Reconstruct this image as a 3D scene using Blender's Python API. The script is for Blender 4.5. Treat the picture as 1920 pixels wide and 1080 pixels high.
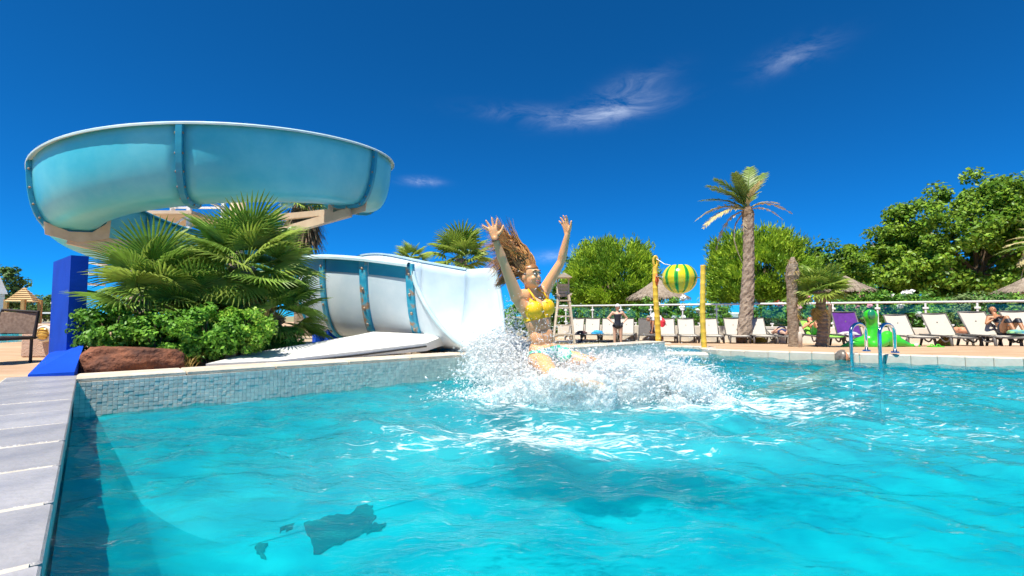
import bpy, bmesh, math, random
import numpy as np
from mathutils import Vector, Matrix, noise as mnoise

for _o in list(bpy.data.objects):
    bpy.data.objects.remove(_o)
SC = bpy.context.scene
COL = SC.collection
R = math.radians
random.seed(7)
RNG = np.random.default_rng(7)

# ------------------------------------------------------------------ camera
CAM_H = 0.62            # metres above the pool water (water is z = 0)
FPX = 915.0             # focal length in pixels of a 1920 wide frame
PITCH = math.atan(52 / FPX)
cam_d = bpy.data.cameras.new('camera')
cam = bpy.data.objects.new('camera', cam_d)
COL.objects.link(cam)
cam_d.sensor_width = 36.0
cam_d.lens = 36.0 * FPX / 1920
cam_d.clip_start = 0.05
cam_d.clip_end = 4000
cam.location = (0, 0, CAM_H)
cam.rotation_euler = (math.pi / 2 + PITCH, 0, 0)
SC.camera = cam

# ------------------------------------------------------------------ sky and sun
SUN_EL = R(66)
SUN_DIR = Vector((-0.60, -0.80, 0)).normalized() * math.cos(SUN_EL) + Vector((0, 0, math.sin(SUN_EL)))
world = bpy.data.worlds.new('World')
SC.world = world
world.use_nodes = True
wn, wl = world.node_tree.nodes, world.node_tree.links
wn.clear()
w_out = wn.new('ShaderNodeOutputWorld')
w_bg = wn.new('ShaderNodeBackground')
w_bg.inputs['Strength'].default_value = 0.105
w_sky = wn.new('ShaderNodeTexSky')
w_sky.sky_type = 'NISHITA'
w_sky.sun_disc = False
w_sky.sun_elevation = SUN_EL
w_sky.sun_rotation = math.atan2(SUN_DIR.x, SUN_DIR.y)
w_sky.altitude = 10000
w_sky.air_density = 2.0
w_sky.dust_density = 0.0
w_sky.ozone_density = 6.0
w_hsv = wn.new('ShaderNodeVectorMath')          # clear deep blue southern sky
w_hsv.operation = 'MULTIPLY'
w_hsv.inputs[1].default_value = (0.05, 0.60, 0.92)
wl.new(w_sky.outputs['Color'], w_hsv.inputs[0])
w_mix = wn.new('ShaderNodeMix')
w_mix.data_type = 'RGBA'
wl.new(w_hsv.outputs['Vector'], w_mix.inputs['A'])
w_mix.inputs['B'].default_value = (9, 9.6, 10.5, 1)
CLOUDS = []   # filled below
wl.new(w_mix.outputs['Result'], w_bg.inputs['Color'])
wl.new(w_bg.outputs['Background'], w_out.inputs['Surface'])


def wmath(op, a, b=None, clamp=False):
    n = wn.new('ShaderNodeMath'); n.operation = op; n.use_clamp = clamp
    for i, v in enumerate((a, b)):
        if v is None: continue
        if isinstance(v, (int, float)): n.inputs[i].default_value = v
        else: wl.new(v, n.inputs[i])
    return n.outputs[0]


def pix_dir(px, py):
    cx, cy = (px - 960) / FPX, (540 - py) / FPX
    f = Vector((0, math.cos(PITCH), math.sin(PITCH)))
    u = Vector((0, -math.sin(PITCH), math.cos(PITCH)))
    return f + Vector((1, 0, 0)) * cx + u * cy


def sky_clouds():
    tc = wn.new('ShaderNodeTexCoord')
    g = tc.outputs['Generated']
    nz = wn.new('ShaderNodeTexNoise'); nz.inputs['Scale'].default_value = 9; nz.inputs['Detail'].default_value = 6
    nz.inputs['Roughness'].default_value = 0.68; nz.inputs['Distortion'].default_value = 0.6
    mp = wn.new('ShaderNodeMapping'); mp.inputs['Scale'].default_value = (1.0, 1.0, 3.2); mp.inputs['Rotation'].default_value = (0, R(14), 0)
    wl.new(g, mp.inputs['Vector']); wl.new(mp.outputs['Vector'], nz.inputs['Vector'])
    total = None
    # wisps of cirrus: direction, width, height, tilt, strength
    for px, py, w, h, tilt, st in ((1140, 208, .085, .017, -.10, .95), (1180, 162, .06, .018, -.2, .40), (1000, 214, .10, .014, .10, .28),
                                   (1485, 106, .05, .018, -.16, .40), (790, 340, .030, .007, 0, .9), (1055, 478, .06, .010, -.1, .75)):
        d = pix_dir(px, py).normalized()
        e1 = Vector((d.y, -d.x, 0)).normalized(); e2 = e1.cross(d).normalized()
        e2 = e2 if e2.z > 0 else -e2
        a1 = (e1 * math.cos(tilt) - e2 * math.sin(tilt)); a2 = (e2 * math.cos(tilt) + e1 * math.sin(tilt))
        def dot(v):
            n = wn.new('ShaderNodeVectorMath'); n.operation = 'DOT_PRODUCT'
            wl.new(g, n.inputs[0]); n.inputs[1].default_value = v
            return n.outputs['Value']
        x = wmath('DIVIDE', dot(a1), w); y = wmath('DIVIDE', dot(a2 - d * a2.dot(d)), h)
        q = wmath('ADD', wmath('MULTIPLY', x, x), wmath('MULTIPLY', y, y))
        m = wmath('MULTIPLY', wmath('POWER', 2.718, wmath('MULTIPLY', q, -1.0)), st)
        m = wmath('MULTIPLY', m, wmath('GREATER_THAN', dot(d), 0.0))
        total = m if total is None else wmath('ADD', total, m)
    n2 = wmath('MULTIPLY', wmath('SUBTRACT', nz.outputs['Fac'], 0.36), 3.4, True)
    n2 = wmath('POWER', n2, 1.3)
    fac = wmath('MULTIPLY', wmath('MULTIPLY', total, n2), 0.30, True)
    wl.new(fac, w_mix.inputs['Factor'])


sky_clouds()
sun_d = bpy.data.lights.new('sun', 'SUN')
sun_d.energy = 4.9
sun_d.angle = R(0.53)
sun_d.color = (1.0, 0.94, 0.82)
sun = bpy.data.objects.new('sun', sun_d)
COL.objects.link(sun)
sun.rotation_euler = (-SUN_DIR).to_track_quat('-Z', 'Y').to_euler()
SC.view_settings.view_transform = 'Standard'
SC.view_settings.look = 'None'
SC.view_settings.exposure = 0.70
SC.view_settings.gamma = 1.0
SC.view_settings.use_curve_mapping = False
SC.cycles.use_denoising = True
SC.cycles.use_adaptive_sampling = True
SC.cycles.adaptive_threshold = 0.03
world.cycles.sampling_method = 'MANUAL'
world.cycles.sample_map_resolution = 256
SC.cycles.max_bounces = 10
SC.cycles.transmission_bounces = 4
SC.cycles.transparent_max_bounces = 24
SC.cycles.diffuse_bounces = 5
SC.cycles.glossy_bounces = 2
SC.cycles.sample_clamp_indirect = 6.0
SC.cycles.caustics_reflective = False


# ------------------------------------------------------------------ helpers
def at(px, py, Y):
    d = pix_dir(px, py)
    return Vector((0, 0, CAM_H)) + d * (Y / d.y)


def gp(px, py, z=0.0):
    d = pix_dir(px, py)
    return Vector((0, 0, CAM_H)) + d * ((z - CAM_H) / d.z)


ORG = {}


def org(o):
    return ORG.get(o.name, Vector((0, 0, 0))) if o is not None else Vector((0, 0, 0))


def tag(o, label=None, cat=None, group=None, kind=None):
    if label: o['label'] = label
    if cat: o['category'] = cat
    if group: o['group'] = group
    if kind: o['kind'] = kind
    return o


def thing(name, label, cat, loc=(0, 0, 0), group=None):
    o = bpy.data.objects.new(name, None)
    o.empty_display_size = 0.1
    COL.objects.link(o)
    o.location = loc
    ORG[o.name] = Vector(loc)
    return tag(o, label, cat, group)


def link(name, me, mat=None, parent=None, base=None):
    """object from mesh whose vertices are world coordinates"""
    o = bpy.data.objects.new(name, me)
    COL.objects.link(o)
    b = org(parent) if parent is not None else (Vector(base) if base is not None else Vector((0, 0, 0)))
    if b.length > 0:
        me.transform(Matrix.Translation(-b))
    if parent is not None:
        o.parent = parent
    else:
        o.location = b
    ORG[o.name] = b
    if mat is not None:
        me.materials.append(mat)
    return o


def shade(me, smooth=True):
    if len(me.polygons):
        me.polygons.foreach_set('use_smooth', np.full(len(me.polygons), smooth, dtype=bool))
    me.update()


class MB:
    """collects shapes; build() links them as ONE mesh object"""
    def __init__(self):
        self.v, self.f = [], []

    def add(self, vs, fs):
        n = len(self.v)
        self.v.extend([tuple(p) for p in vs])
        self.f.extend([tuple(i + n for i in f) for f in fs])
        return self

    def box(self, c, s, rz=0.0, rx=0.0, ry=0.0, bevel=0.0):
        m = Matrix.Translation(Vector(c)) @ Matrix.Rotation(rz, 4, 'Z') @ Matrix.Rotation(ry, 4, 'Y') @ Matrix.Rotation(rx, 4, 'X')
        hx, hy, hz = s[0] / 2, s[1] / 2, s[2] / 2
        b = min(bevel, hx * .9, hy * .9, hz * .9)
        if b <= 0:
            vs = [m @ Vector((x, y, z)) for z in (-hz, hz) for x, y in ((-hx, -hy), (hx, -hy), (hx, hy), (-hx, hy))]
            fs = [(3, 2, 1, 0), (4, 5, 6, 7), (0, 1, 5, 4), (1, 2, 6, 5), (2, 3, 7, 6), (3, 0, 4, 7)]
            return self.add(vs, fs)
        rings = []
        for z, i in ((-hz, b), (-hz + b, 0), (hz - b, 0), (hz, b)):
            x, y = hx - i, hy - i
            k = b * .7
            rings.append([(-x + k, -y, z), (x - k, -y, z), (x, -y + k, z), (x, y - k, z), (x - k, y, z), (-x + k, y, z), (-x, y - k, z), (-x, -y + k, z)])
        vs = [m @ Vector(p) for r in rings for p in r]
        fs = [tuple(range(7, -1, -1)), tuple(range(24, 32))]
        for r in range(3):
            for k in range(8):
                fs.append((r * 8 + k, r * 8 + (k + 1) % 8, r * 8 + 8 + (k + 1) % 8, r * 8 + 8 + k))
        return self.add(vs, fs)

    def tube(self, pts, rad, seg=8, cap=True, squash=None):
        pts = [Vector(p) for p in pts]
        n = len(pts)
        rad = [rad] * n if isinstance(rad, (int, float)) else list(rad)
        ref = Vector((0.13, 0.21, 0.97)).normalized()
        vs, fs = [], []
        prev = None
        for i, p in enumerate(pts):
            t = (pts[min(i + 1, n - 1)] - pts[max(i - 1, 0)])
            t = t.normalized() if t.length > 1e-9 else Vector((0, 0, 1))
            if prev is None:
                a = t.cross(ref)
                if a.length < .1: a = t.cross(Vector((1, 0, 0)))
            else:
                a = prev - t * prev.dot(t)
            a.normalize(); prev = a
            b = t.cross(a)
            for k in range(seg):
                w = 2 * math.pi * k / seg
                q = a * math.cos(w) + b * math.sin(w) * (squash or 1)
                vs.append(p + q * rad[i])
        for i in range(n - 1):
            for k in range(seg):
                k2 = (k + 1) % seg
                fs.append((i * seg + k, i * seg + k2, (i + 1) * seg + k2, (i + 1) * seg + k))
        if cap:
            fs.append(tuple(range(seg - 1, -1, -1)))
            fs.append(tuple(range((n - 1) * seg, n * seg)))
        return self.add(vs, fs)

    def bar(self, a, b, w, h=None, up=(0, 0, 1)):
        a, b = Vector(a), Vector(b); h = h or w
        t = (b - a).normalized(); up = Vector(up)
        s = t.cross(up)
        if s.length < 1e-3: s = t.cross(Vector((1, 0, 0)))
        s.normalize(); u = s.cross(t)
        vs = [p + s * (x * w / 2) + u * (y * h / 2) for p in (a, b) for x, y in ((-1, -1), (1, -1), (1, 1), (-1, 1))]
        return self.add(vs, [(0, 1, 2, 3), (7, 6, 5, 4), (0, 4, 5, 1), (1, 5, 6, 2), (2, 6, 7, 3), (3, 7, 4, 0)])

    def lathe(self, c, prof, seg=20, axis=None):
        c = Vector(c)
        q = Vector((0, 0, 1)).rotation_difference(Vector(axis).normalized()) if axis is not None else None
        vs, fs = [], []
        for r, z in prof:
            for k in range(seg):
                a = 2 * math.pi * k / seg
                p = Vector((r * math.cos(a), r * math.sin(a), z))
                vs.append(c + (q @ p if q else p))
        for i in range(len(prof) - 1):
            for k in range(seg):
                k2 = (k + 1) % seg
                fs.append((i * seg + k, i * seg + k2, (i + 1) * seg + k2, (i + 1) * seg + k))
        if prof[0][0] > 1e-6: fs.append(tuple(range(seg - 1, -1, -1)))
        if prof[-1][0] > 1e-6: fs.append(tuple(range((len(prof) - 1) * seg, len(prof) * seg)))
        return self.add(vs, fs)

    def prism(self, poly, z0, z1):
        n = len(poly)
        if sum(poly[i][0] * poly[(i + 1) % n][1] - poly[(i + 1) % n][0] * poly[i][1] for i in range(n)) < 0:
            poly = poly[::-1]
        vs = [(p[0], p[1], z0) for p in poly] + [(p[0], p[1], z1) for p in poly]
        fs = [tuple(range(n - 1, -1, -1)), tuple(range(n, 2 * n))]
        for i in range(n):
            fs.append((i, (i + 1) % n, n + (i + 1) % n, n + i))
        return self.add(vs, fs)

    def grid(self, rows, closed=False):
        """rows: list of equal-length point lists"""
        m, n = len(rows), len(rows[0])
        vs = [p for r in rows for p in r]
        fs = []
        for i in range(m - 1):
            for k in range(n if closed else n - 1):
                k2 = (k + 1) % n
                fs.append((i * n + k, i * n + k2, (i + 1) * n + k2, (i + 1) * n + k))
        return self.add(vs, fs)

    def ball(self, c, r, seg=12, ring=8, jitter=0.0):
        c = Vector(c)
        r = Vector((r, r, r)) if isinstance(r, (int, float)) else Vector(r)
        vs = [c + Vector((0, 0, -r.z))]
        for i in range(1, ring):
            ph = -math.pi / 2 + math.pi * i / ring
            for k in range(seg):
                a = 2 * math.pi * k / seg
                j = 1 + random.uniform(-jitter, jitter)
                vs.append(c + Vector((r.x * math.cos(ph) * math.cos(a), r.y * math.cos(ph) * math.sin(a), r.z * math.sin(ph))) * j)
        vs.append(c + Vector((0, 0, r.z)))
        fs = [(0, 1 + (k + 1) % seg, 1 + k) for k in range(seg)]
        for i in range(ring - 2):
            for k in range(seg):
                a, b = 1 + i * seg + k, 1 + i * seg + (k + 1) % seg
                fs.append((a, b, b + seg, a + seg))
        t = len(vs) - 1; s = 1 + (ring - 2) * seg
        fs += [(s + k, s + (k + 1) % seg, t) for k in range(seg)]
        return self.add(vs, fs)

    def mesh(self, name, smooth=False):
        me = bpy.data.meshes.new(name)
        me.from_pydata(self.v, [], self.f)
        me.update()
        shade(me, smooth)
        return me

    def build(self, name, mat=None, parent=None, smooth=False, base=None):
        return link(name, self.mesh(name, smooth), mat, parent, base)


def np_mesh(name, verts, faces):
    """verts (n,3) float, faces (m,k) int, k = 3 or 4"""
    verts = np.asarray(verts, dtype=np.float32); faces = np.asarray(faces, dtype=np.int32)
    me = bpy.data.meshes.new(name)
    me.vertices.add(len(verts)); me.vertices.foreach_set('co', verts.ravel())
    k = faces.shape[1]
    me.loops.add(faces.size); me.loops.foreach_set('vertex_index', faces.ravel())
    me.polygons.add(len(faces))
    me.polygons.foreach_set('loop_start', np.arange(0, faces.size, k, dtype=np.int32))
    me.update(calc_edges=True)
    return me


def copy_tree(o, parent=None, loc=None, rz=None, sc=None):
    c = o.copy()
    COL.objects.link(c)
    c.parent = parent
    if loc is not None: c.location = loc
    if rz is not None: c.rotation_euler = (0, 0, rz)
    if sc is not None: c.scale = sc if not isinstance(sc, (int, float)) else (sc, sc, sc)
    for ch in list(o.children):
        copy_tree(ch, c)
    return c


def place(o, loc, rz=0.0, sc=1.0, rx=0.0, ry=0.0):
    o.location = loc; o.rotation_euler = (rx, ry, rz)
    o.scale = (sc, sc, sc) if isinstance(sc, (int, float)) else sc
    ORG[o.name] = Vector(loc)
    return o


# ------------------------------------------------------------------ materials
MATS = {}


def mat(name, c1, c2=None, rough=0.6, scale=6.0, detail=5.0, bump=0.0, bscale=None, metal=0.0, spec=0.5, trans=0.0,
        c3=None, stretch=None, sheen=0.0, coat=0.0, lo=0.35, hi=0.65, sss=0.0, obj_var=0.0):
    if name in MATS: return MATS[name]
    m = bpy.data.materials.new(name); m.use_nodes = True
    nt = m.node_tree; N, L = nt.nodes, nt.links
    b = N['Principled BSDF']
    b.inputs['Roughness'].default_value = rough
    b.inputs['Metallic'].default_value = metal
    b.inputs['Specular IOR Level'].default_value = spec
    b.inputs['Coat Weight'].default_value = coat
    if coat: b.inputs['Coat Roughness'].default_value = 0.08
    tc = N.new('ShaderNodeTexCoord')
    vec = tc.outputs['Object']
    if stretch:
        mp = N.new('ShaderNodeMapping'); mp.inputs['Scale'].default_value = stretch
        L.new(vec, mp.inputs['Vector']); vec = mp.outputs['Vector']
    nz = N.new('ShaderNodeTexNoise'); nz.inputs['Scale'].default_value = scale; nz.inputs['Detail'].default_value = detail
    nz.inputs['Roughness'].default_value = 0.6
    L.new(vec, nz.inputs['Vector'])
    ramp = N.new('ShaderNodeValToRGB')
    ramp.color_ramp.elements[0].position = lo; ramp.color_ramp.elements[1].position = hi
    ramp.color_ramp.elements[0].color = (*c1, 1); ramp.color_ramp.elements[1].color = (*(c2 or c1), 1)
    if c3:
        e = ramp.color_ramp.elements.new(min(.95, hi + .12)); e.color = (*c3, 1)
    L.new(nz.outputs['Fac'], ramp.inputs['Fac'])
    colr = ramp.outputs['Color']
    if obj_var:
        oi = N.new('ShaderNodeObjectInfo')
        hv = N.new('ShaderNodeHueSaturation')
        mr = N.new('ShaderNodeMapRange'); mr.inputs['To Min'].default_value = 1 - obj_var; mr.inputs['To Max'].default_value = 1 + obj_var
        L.new(oi.outputs['Random'], mr.inputs['Value']); L.new(mr.outputs['Result'], hv.inputs['Value'])
        L.new(colr, hv.inputs['Color']); colr = hv.outputs['Color']
    L.new(colr, b.inputs['Base Color'])
    if sss:
        b.inputs['Subsurface Weight'].default_value = sss
        b.inputs['Subsurface Radius'].default_value = (0.02, 0.008, 0.004)
    if bump:
        bn = N.new('ShaderNodeTexNoise'); bn.inputs['Scale'].default_value = bscale or scale * 4; bn.inputs['Detail'].default_value = 6
        L.new(vec, bn.inputs['Vector'])
        bp = N.new('ShaderNodeBump'); bp.inputs['Strength'].default_value = bump; bp.inputs['Distance'].default_value = 0.02
        L.new(bn.outputs['Fac'], bp.inputs['Height']); L.new(bp.outputs['Normal'], b.inputs['Normal'])
    if trans:
        tr = N.new('ShaderNodeBsdfTranslucent'); mx = N.new('ShaderNodeMixShader'); mx.inputs[0].default_value = trans
        L.new(colr, tr.inputs['Color'])
        L.new(b.outputs[0], mx.inputs[1]); L.new(tr.outputs[0], mx.inputs[2])
        L.new(mx.outputs[0], N['Material Output'].inputs['Surface'])
    MATS[name] = m
    return m


# ------------------------------------------------------------------ pool geometry
DW = Vector((math.sin(R(49.1)), math.cos(R(49.1)), 0))       # along the tiled wall
DL = Vector((-DW.y, DW.x, 0))                                # away from the water, behind that wall
COP = 0.22                                                   # coping above the water on the tiled side
PC = gp(137, 775, 0.0)                                       # pool corner at the water line
WALL_LEN = (gp(1260, 641, COP) - PC).length
PE = PC + DW * WALL_LEN
# pool outline, anticlockwise seen from above
OUT = [PC, PC - DL * 9.5, Vector((10.5, -4.0, 0)), Vector((9.6, 4.25, 0)), gp(1920, 686), gp(1660, 678), gp(1440, 669), gp(1396, 666.5), gp(1345, 662.5),
       gp(1318, 659), Vector((3.45, 9.05, 0)), Vector((3.75, 9.5, 0)), Vector((3.2, 9.95, 0)), Vector((2.4, 9.9, 0)), Vector((2.1, 9.2, 0)), PE + DL * 0.32, PE]
OUT2 = [(p.x, p.y) for p in OUT]


def inside(pts, poly):
    x, y = pts[:, 0], pts[:, 1]
    r = np.zeros(len(pts), dtype=bool)
    n = len(poly)
    for i in range(n):
        x1, y1 = poly[i]; x2, y2 = poly[(i + 1) % n]
        c = ((y1 > y) != (y2 > y)) & (x < (x2 - x1) * (y - y1) / (y2 - y1 + 1e-12) + x1)
        r ^= c
    return r


def grow(poly, d):
    n = len(poly); out = []
    area = sum(poly[i][0] * poly[(i + 1) % n][1] - poly[(i + 1) % n][0] * poly[i][1] for i in range(n))
    s = 1 if area > 0 else -1
    for i in range(n):
        a, b, c = Vector(poly[i - 1]), Vector(poly[i]), Vector(poly[(i + 1) % n])
        n1 = Vector(((b - a).y, -(b - a).x)).normalized() * s
        n2 = Vector(((c - b).y, -(c - b).x)).normalized() * s
        m = (n1 + n2)
        m = m.normalized() * min(d / max(.4, m.normalized().dot(n1)), 2.2 * abs(d)) if m.length > 1e-6 else n1 * d
        out.append((b.x + m.x, b.y + m.y))
    return out


FOAM_GLARE = [(.45, 3.9, 1.15, .65, 1.0), (-.05, 2.75, .8, .42, .55), (.5, 2.4, .9, .28, .40), (1.9, 3.5, 1.0, .5, .45), (2.5, 2.6, 1.4, .5, .42), (4.3, 4.2, 2.4, 1.1, .42), (-.75, 2.1, .35, .5, .30), (2.6, 5.2, 1.5, .8, .35)]  # foam patches; those on the right paint in pale reflected brightness


# water surface: real waves
def waves(x, y):
    z = np.zeros_like(x)
    rg = np.random.default_rng(11)
    for lam, amp, cnt in ((1.7, .0095, 5), (.85, .0065, 7), (.42, .0042, 9), (.20, .0019, 10), (.10, .00055, 8)):
        for k in range(cnt):
            a = rg.uniform(0, 2 * math.pi); l = lam * rg.uniform(.75, 1.35); ph = rg.uniform(0, 6.28)
            # slow phase warping keeps the crests short and uneven
            wx = .35 * np.sin(x * 1.3 / l * .35 + ph) + .35 * np.sin(y * 1.1 / l * .4 + 2 * ph)
            s = np.sin((x * math.cos(a) + y * math.sin(a)) * 2 * math.pi / l + ph + 1.6 * wx)
            z += amp * (1 - 2 * np.abs(s) * .5 - .5 + .5 * s) * rg.uniform(.6, 1.2)
    # rings running out from where the rider lands
    cx, cy = 0.55, 3.95
    r = np.hypot(x - cx, y - cy)
    ring = np.exp(-((r - 1.1) / .8) ** 2)
    z += ring * (.016 * np.sin(r * 8.5 + 1.2 * np.sin(np.arctan2(y - cy, x - cx) * 3)) + .006 * np.sin(r * 19 + x * 3))
    return z


def water_mat():
    """clear water: Fresnel reflection over tinted transmission, foam with painted glare patches"""
    m = bpy.data.materials.new('pool_water'); m.use_nodes = True
    nt = m.node_tree; N, L = nt.nodes, nt.links
    N.remove(N['Principled BSDF'])
    tc = N.new('ShaderNodeTexCoord')
    # caustic light put into the transmission tint as a cell pattern
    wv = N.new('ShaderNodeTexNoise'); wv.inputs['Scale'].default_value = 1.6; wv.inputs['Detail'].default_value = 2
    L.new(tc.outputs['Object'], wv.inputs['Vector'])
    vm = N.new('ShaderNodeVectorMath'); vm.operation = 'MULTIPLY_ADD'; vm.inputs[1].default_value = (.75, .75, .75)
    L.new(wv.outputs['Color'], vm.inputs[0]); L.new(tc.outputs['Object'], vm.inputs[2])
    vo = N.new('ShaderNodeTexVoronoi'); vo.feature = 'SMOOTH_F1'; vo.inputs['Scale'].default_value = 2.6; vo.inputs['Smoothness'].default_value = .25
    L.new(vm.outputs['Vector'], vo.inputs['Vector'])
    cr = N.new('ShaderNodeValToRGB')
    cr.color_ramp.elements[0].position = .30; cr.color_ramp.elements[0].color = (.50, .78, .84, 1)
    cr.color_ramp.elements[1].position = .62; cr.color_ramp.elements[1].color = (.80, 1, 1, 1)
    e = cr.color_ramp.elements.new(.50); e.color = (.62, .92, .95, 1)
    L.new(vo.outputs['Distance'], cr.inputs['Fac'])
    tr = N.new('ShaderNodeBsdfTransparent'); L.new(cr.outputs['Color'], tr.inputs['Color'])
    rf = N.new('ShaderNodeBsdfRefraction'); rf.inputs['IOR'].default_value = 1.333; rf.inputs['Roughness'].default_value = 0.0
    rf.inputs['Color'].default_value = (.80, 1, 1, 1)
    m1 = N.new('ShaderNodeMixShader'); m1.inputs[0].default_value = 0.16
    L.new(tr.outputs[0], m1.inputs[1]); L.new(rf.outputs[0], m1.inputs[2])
    gl = N.new('ShaderNodeBsdfGlossy'); gl.inputs['Roughness'].default_value = 0.0
    fr = N.new('ShaderNodeFresnel'); fr.inputs['IOR'].default_value = 1.19     # seen through a polarising filter
    m2 = N.new('ShaderNodeMixShader')
    # milky scatter layer, ripple light and dark mottled into its colour
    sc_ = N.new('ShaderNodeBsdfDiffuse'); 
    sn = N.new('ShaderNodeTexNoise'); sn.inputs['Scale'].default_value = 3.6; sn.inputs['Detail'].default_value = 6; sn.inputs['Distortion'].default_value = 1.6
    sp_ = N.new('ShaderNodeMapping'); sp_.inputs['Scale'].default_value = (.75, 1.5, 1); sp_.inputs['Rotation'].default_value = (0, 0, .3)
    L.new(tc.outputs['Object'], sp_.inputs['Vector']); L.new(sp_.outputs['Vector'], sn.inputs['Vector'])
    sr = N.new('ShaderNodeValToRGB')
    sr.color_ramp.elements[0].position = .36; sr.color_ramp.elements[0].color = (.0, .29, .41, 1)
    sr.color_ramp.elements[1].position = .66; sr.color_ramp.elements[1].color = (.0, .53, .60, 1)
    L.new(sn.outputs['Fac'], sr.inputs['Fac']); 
    fa = N.new('ShaderNodeAttribute'); fa.attribute_name = 'froth_glare'
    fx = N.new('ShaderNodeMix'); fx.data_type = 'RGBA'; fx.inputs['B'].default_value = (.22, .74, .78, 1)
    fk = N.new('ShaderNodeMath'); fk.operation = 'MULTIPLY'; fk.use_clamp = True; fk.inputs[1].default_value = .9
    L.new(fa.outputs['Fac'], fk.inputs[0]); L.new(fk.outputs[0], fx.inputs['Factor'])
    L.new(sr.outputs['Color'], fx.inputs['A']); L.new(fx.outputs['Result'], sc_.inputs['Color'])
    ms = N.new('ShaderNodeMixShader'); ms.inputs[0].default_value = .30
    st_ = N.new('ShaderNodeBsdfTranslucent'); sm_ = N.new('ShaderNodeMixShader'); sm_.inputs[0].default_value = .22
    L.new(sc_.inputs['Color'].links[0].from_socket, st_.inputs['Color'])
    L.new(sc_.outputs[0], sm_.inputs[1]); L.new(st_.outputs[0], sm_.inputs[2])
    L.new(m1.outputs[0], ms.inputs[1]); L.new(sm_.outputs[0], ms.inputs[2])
    L.new(fr.outputs[0], m2.inputs[0]); L.new(ms.outputs[0], m2.inputs[1]); L.new(gl.outputs[0], m2.inputs[2])
    # fine ripples below the size of the mesh
    bn = N.new('ShaderNodeTexNoise'); bn.inputs['Scale'].default_value = 20; bn.inputs['Detail'].default_value = 4
    mp = N.new('ShaderNodeMapping'); mp.inputs['Scale'].default_value = (.6, 1.5, 1); mp.inputs['Rotation'].default_value = (0, 0, .35)
    L.new(tc.outputs['Object'], mp.inputs['Vector']); L.new(mp.outputs['Vector'], bn.inputs['Vector'])
    bp = N.new('ShaderNodeBump'); bp.inputs['Strength'].default_value = .8; bp.inputs['Distance'].default_value = .012
    L.new(bn.outputs['Fac'], bp.inputs['Height'])
    for n in (gl, rf, fr): L.new(bp.outputs['Normal'], n.inputs['Normal'])
    # froth mask: foam by the splash, wave sparkle and reflection painted in elsewhere
    fm = foam_glare_mask(N, L, tc)
    df = N.new('ShaderNodeBsdfDiffuse'); df.inputs['Color'].default_value = (.80, .90, .92, 1)
    m3 = N.new('ShaderNodeMixShader')
    L.new(fm, m3.inputs[0]); L.new(m2.outputs[0], m3.inputs[1]); L.new(df.outputs[0], m3.inputs[2])
    L.new(m3.outputs[0], N['Material Output'].inputs['Surface'])
    return m


def foam_glare_mask(N, L, tc):
    def mth(op, a, b=None, clamp=False):
        n = N.new('ShaderNodeMath'); n.operation = op; n.use_clamp = clamp
        for i, v in enumerate((a, b)):
            if v is None: continue
            if isinstance(v, (int, float)): n.inputs[i].default_value = v
            else: L.new(v, n.inputs[i])
        return n.outputs[0]
    at_ = N.new('ShaderNodeAttribute'); at_.attribute_name = 'froth_glare'
    tot = at_.outputs['Fac']
    ns = N.new('ShaderNodeTexNoise'); ns.inputs['Scale'].default_value = 7.5; ns.inputs['Detail'].default_value = 7; ns.inputs['Roughness'].default_value = .72
    ns.inputs['Distortion'].default_value = 1.4
    mp = N.new('ShaderNodeMapping'); mp.inputs['Scale'].default_value = (.8, 1.7, 1); mp.inputs['Rotation'].default_value = (0, 0, .25)
    L.new(tc.outputs['Object'], mp.inputs['Vector']); L.new(mp.outputs['Vector'], ns.inputs['Vector'])
    a = mth('SUBTRACT', mth('ADD', ns.outputs['Fac'], mth('MULTIPLY', tot, .40)), .735)
    return mth('MULTIPLY', mth('MULTIPLY', a, 7.0, True), .85)


def make_water(wm):
    ys = [-4.2]
    while ys[-1] < 10.2:
        y = ys[-1]
        ys.append(y + (.09 if y < .6 else .022 + .007 * max(0, y - 1.5)))
    xs = np.arange(-3.3, 10.8, .03)
    X, Yg = np.meshgrid(xs, np.array(ys))
    Z = waves(X, Yg)
    v = np.stack([X.ravel(), Yg.ravel(), Z.ravel()], 1)
    nr, nc = X.shape
    i = (np.arange(nr - 1)[:, None] * nc + np.arange(nc - 1)[None]).ravel()
    f = np.stack([i, i + 1, i + nc + 1, i + nc], 1)
    cen = v[f].mean(1)
    keep = inside(cen, grow(OUT2, .04))
    f = f[keep]
    used = np.unique(f); remap = np.full(len(v), -1); remap[used] = np.arange(len(used))
    me = np_mesh('water', v[used], remap[f])
    shade(me)
    u = v[used]
    fr = np.zeros(len(u), dtype=np.float32)
    for cx, cy, rx, ry, st in FOAM_GLARE:
        fr += st * np.exp(-((u[:, 0] - cx) / rx) ** 2 - ((u[:, 1] - cy) / ry) ** 2)
    me.attributes.new('froth_glare', 'FLOAT', 'POINT').data.foreach_set('value', fr)
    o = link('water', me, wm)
    return tag(o, 'rippled turquoise swimming pool water', None, None, 'structure')


# ------------------------------------------------------------------ the setting
def deckz(y):
    return float(np.interp(y, [0, 7, 10, 14, 20, 60], [.082, .082, .0, -.27, -.48, -.5]))


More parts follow.
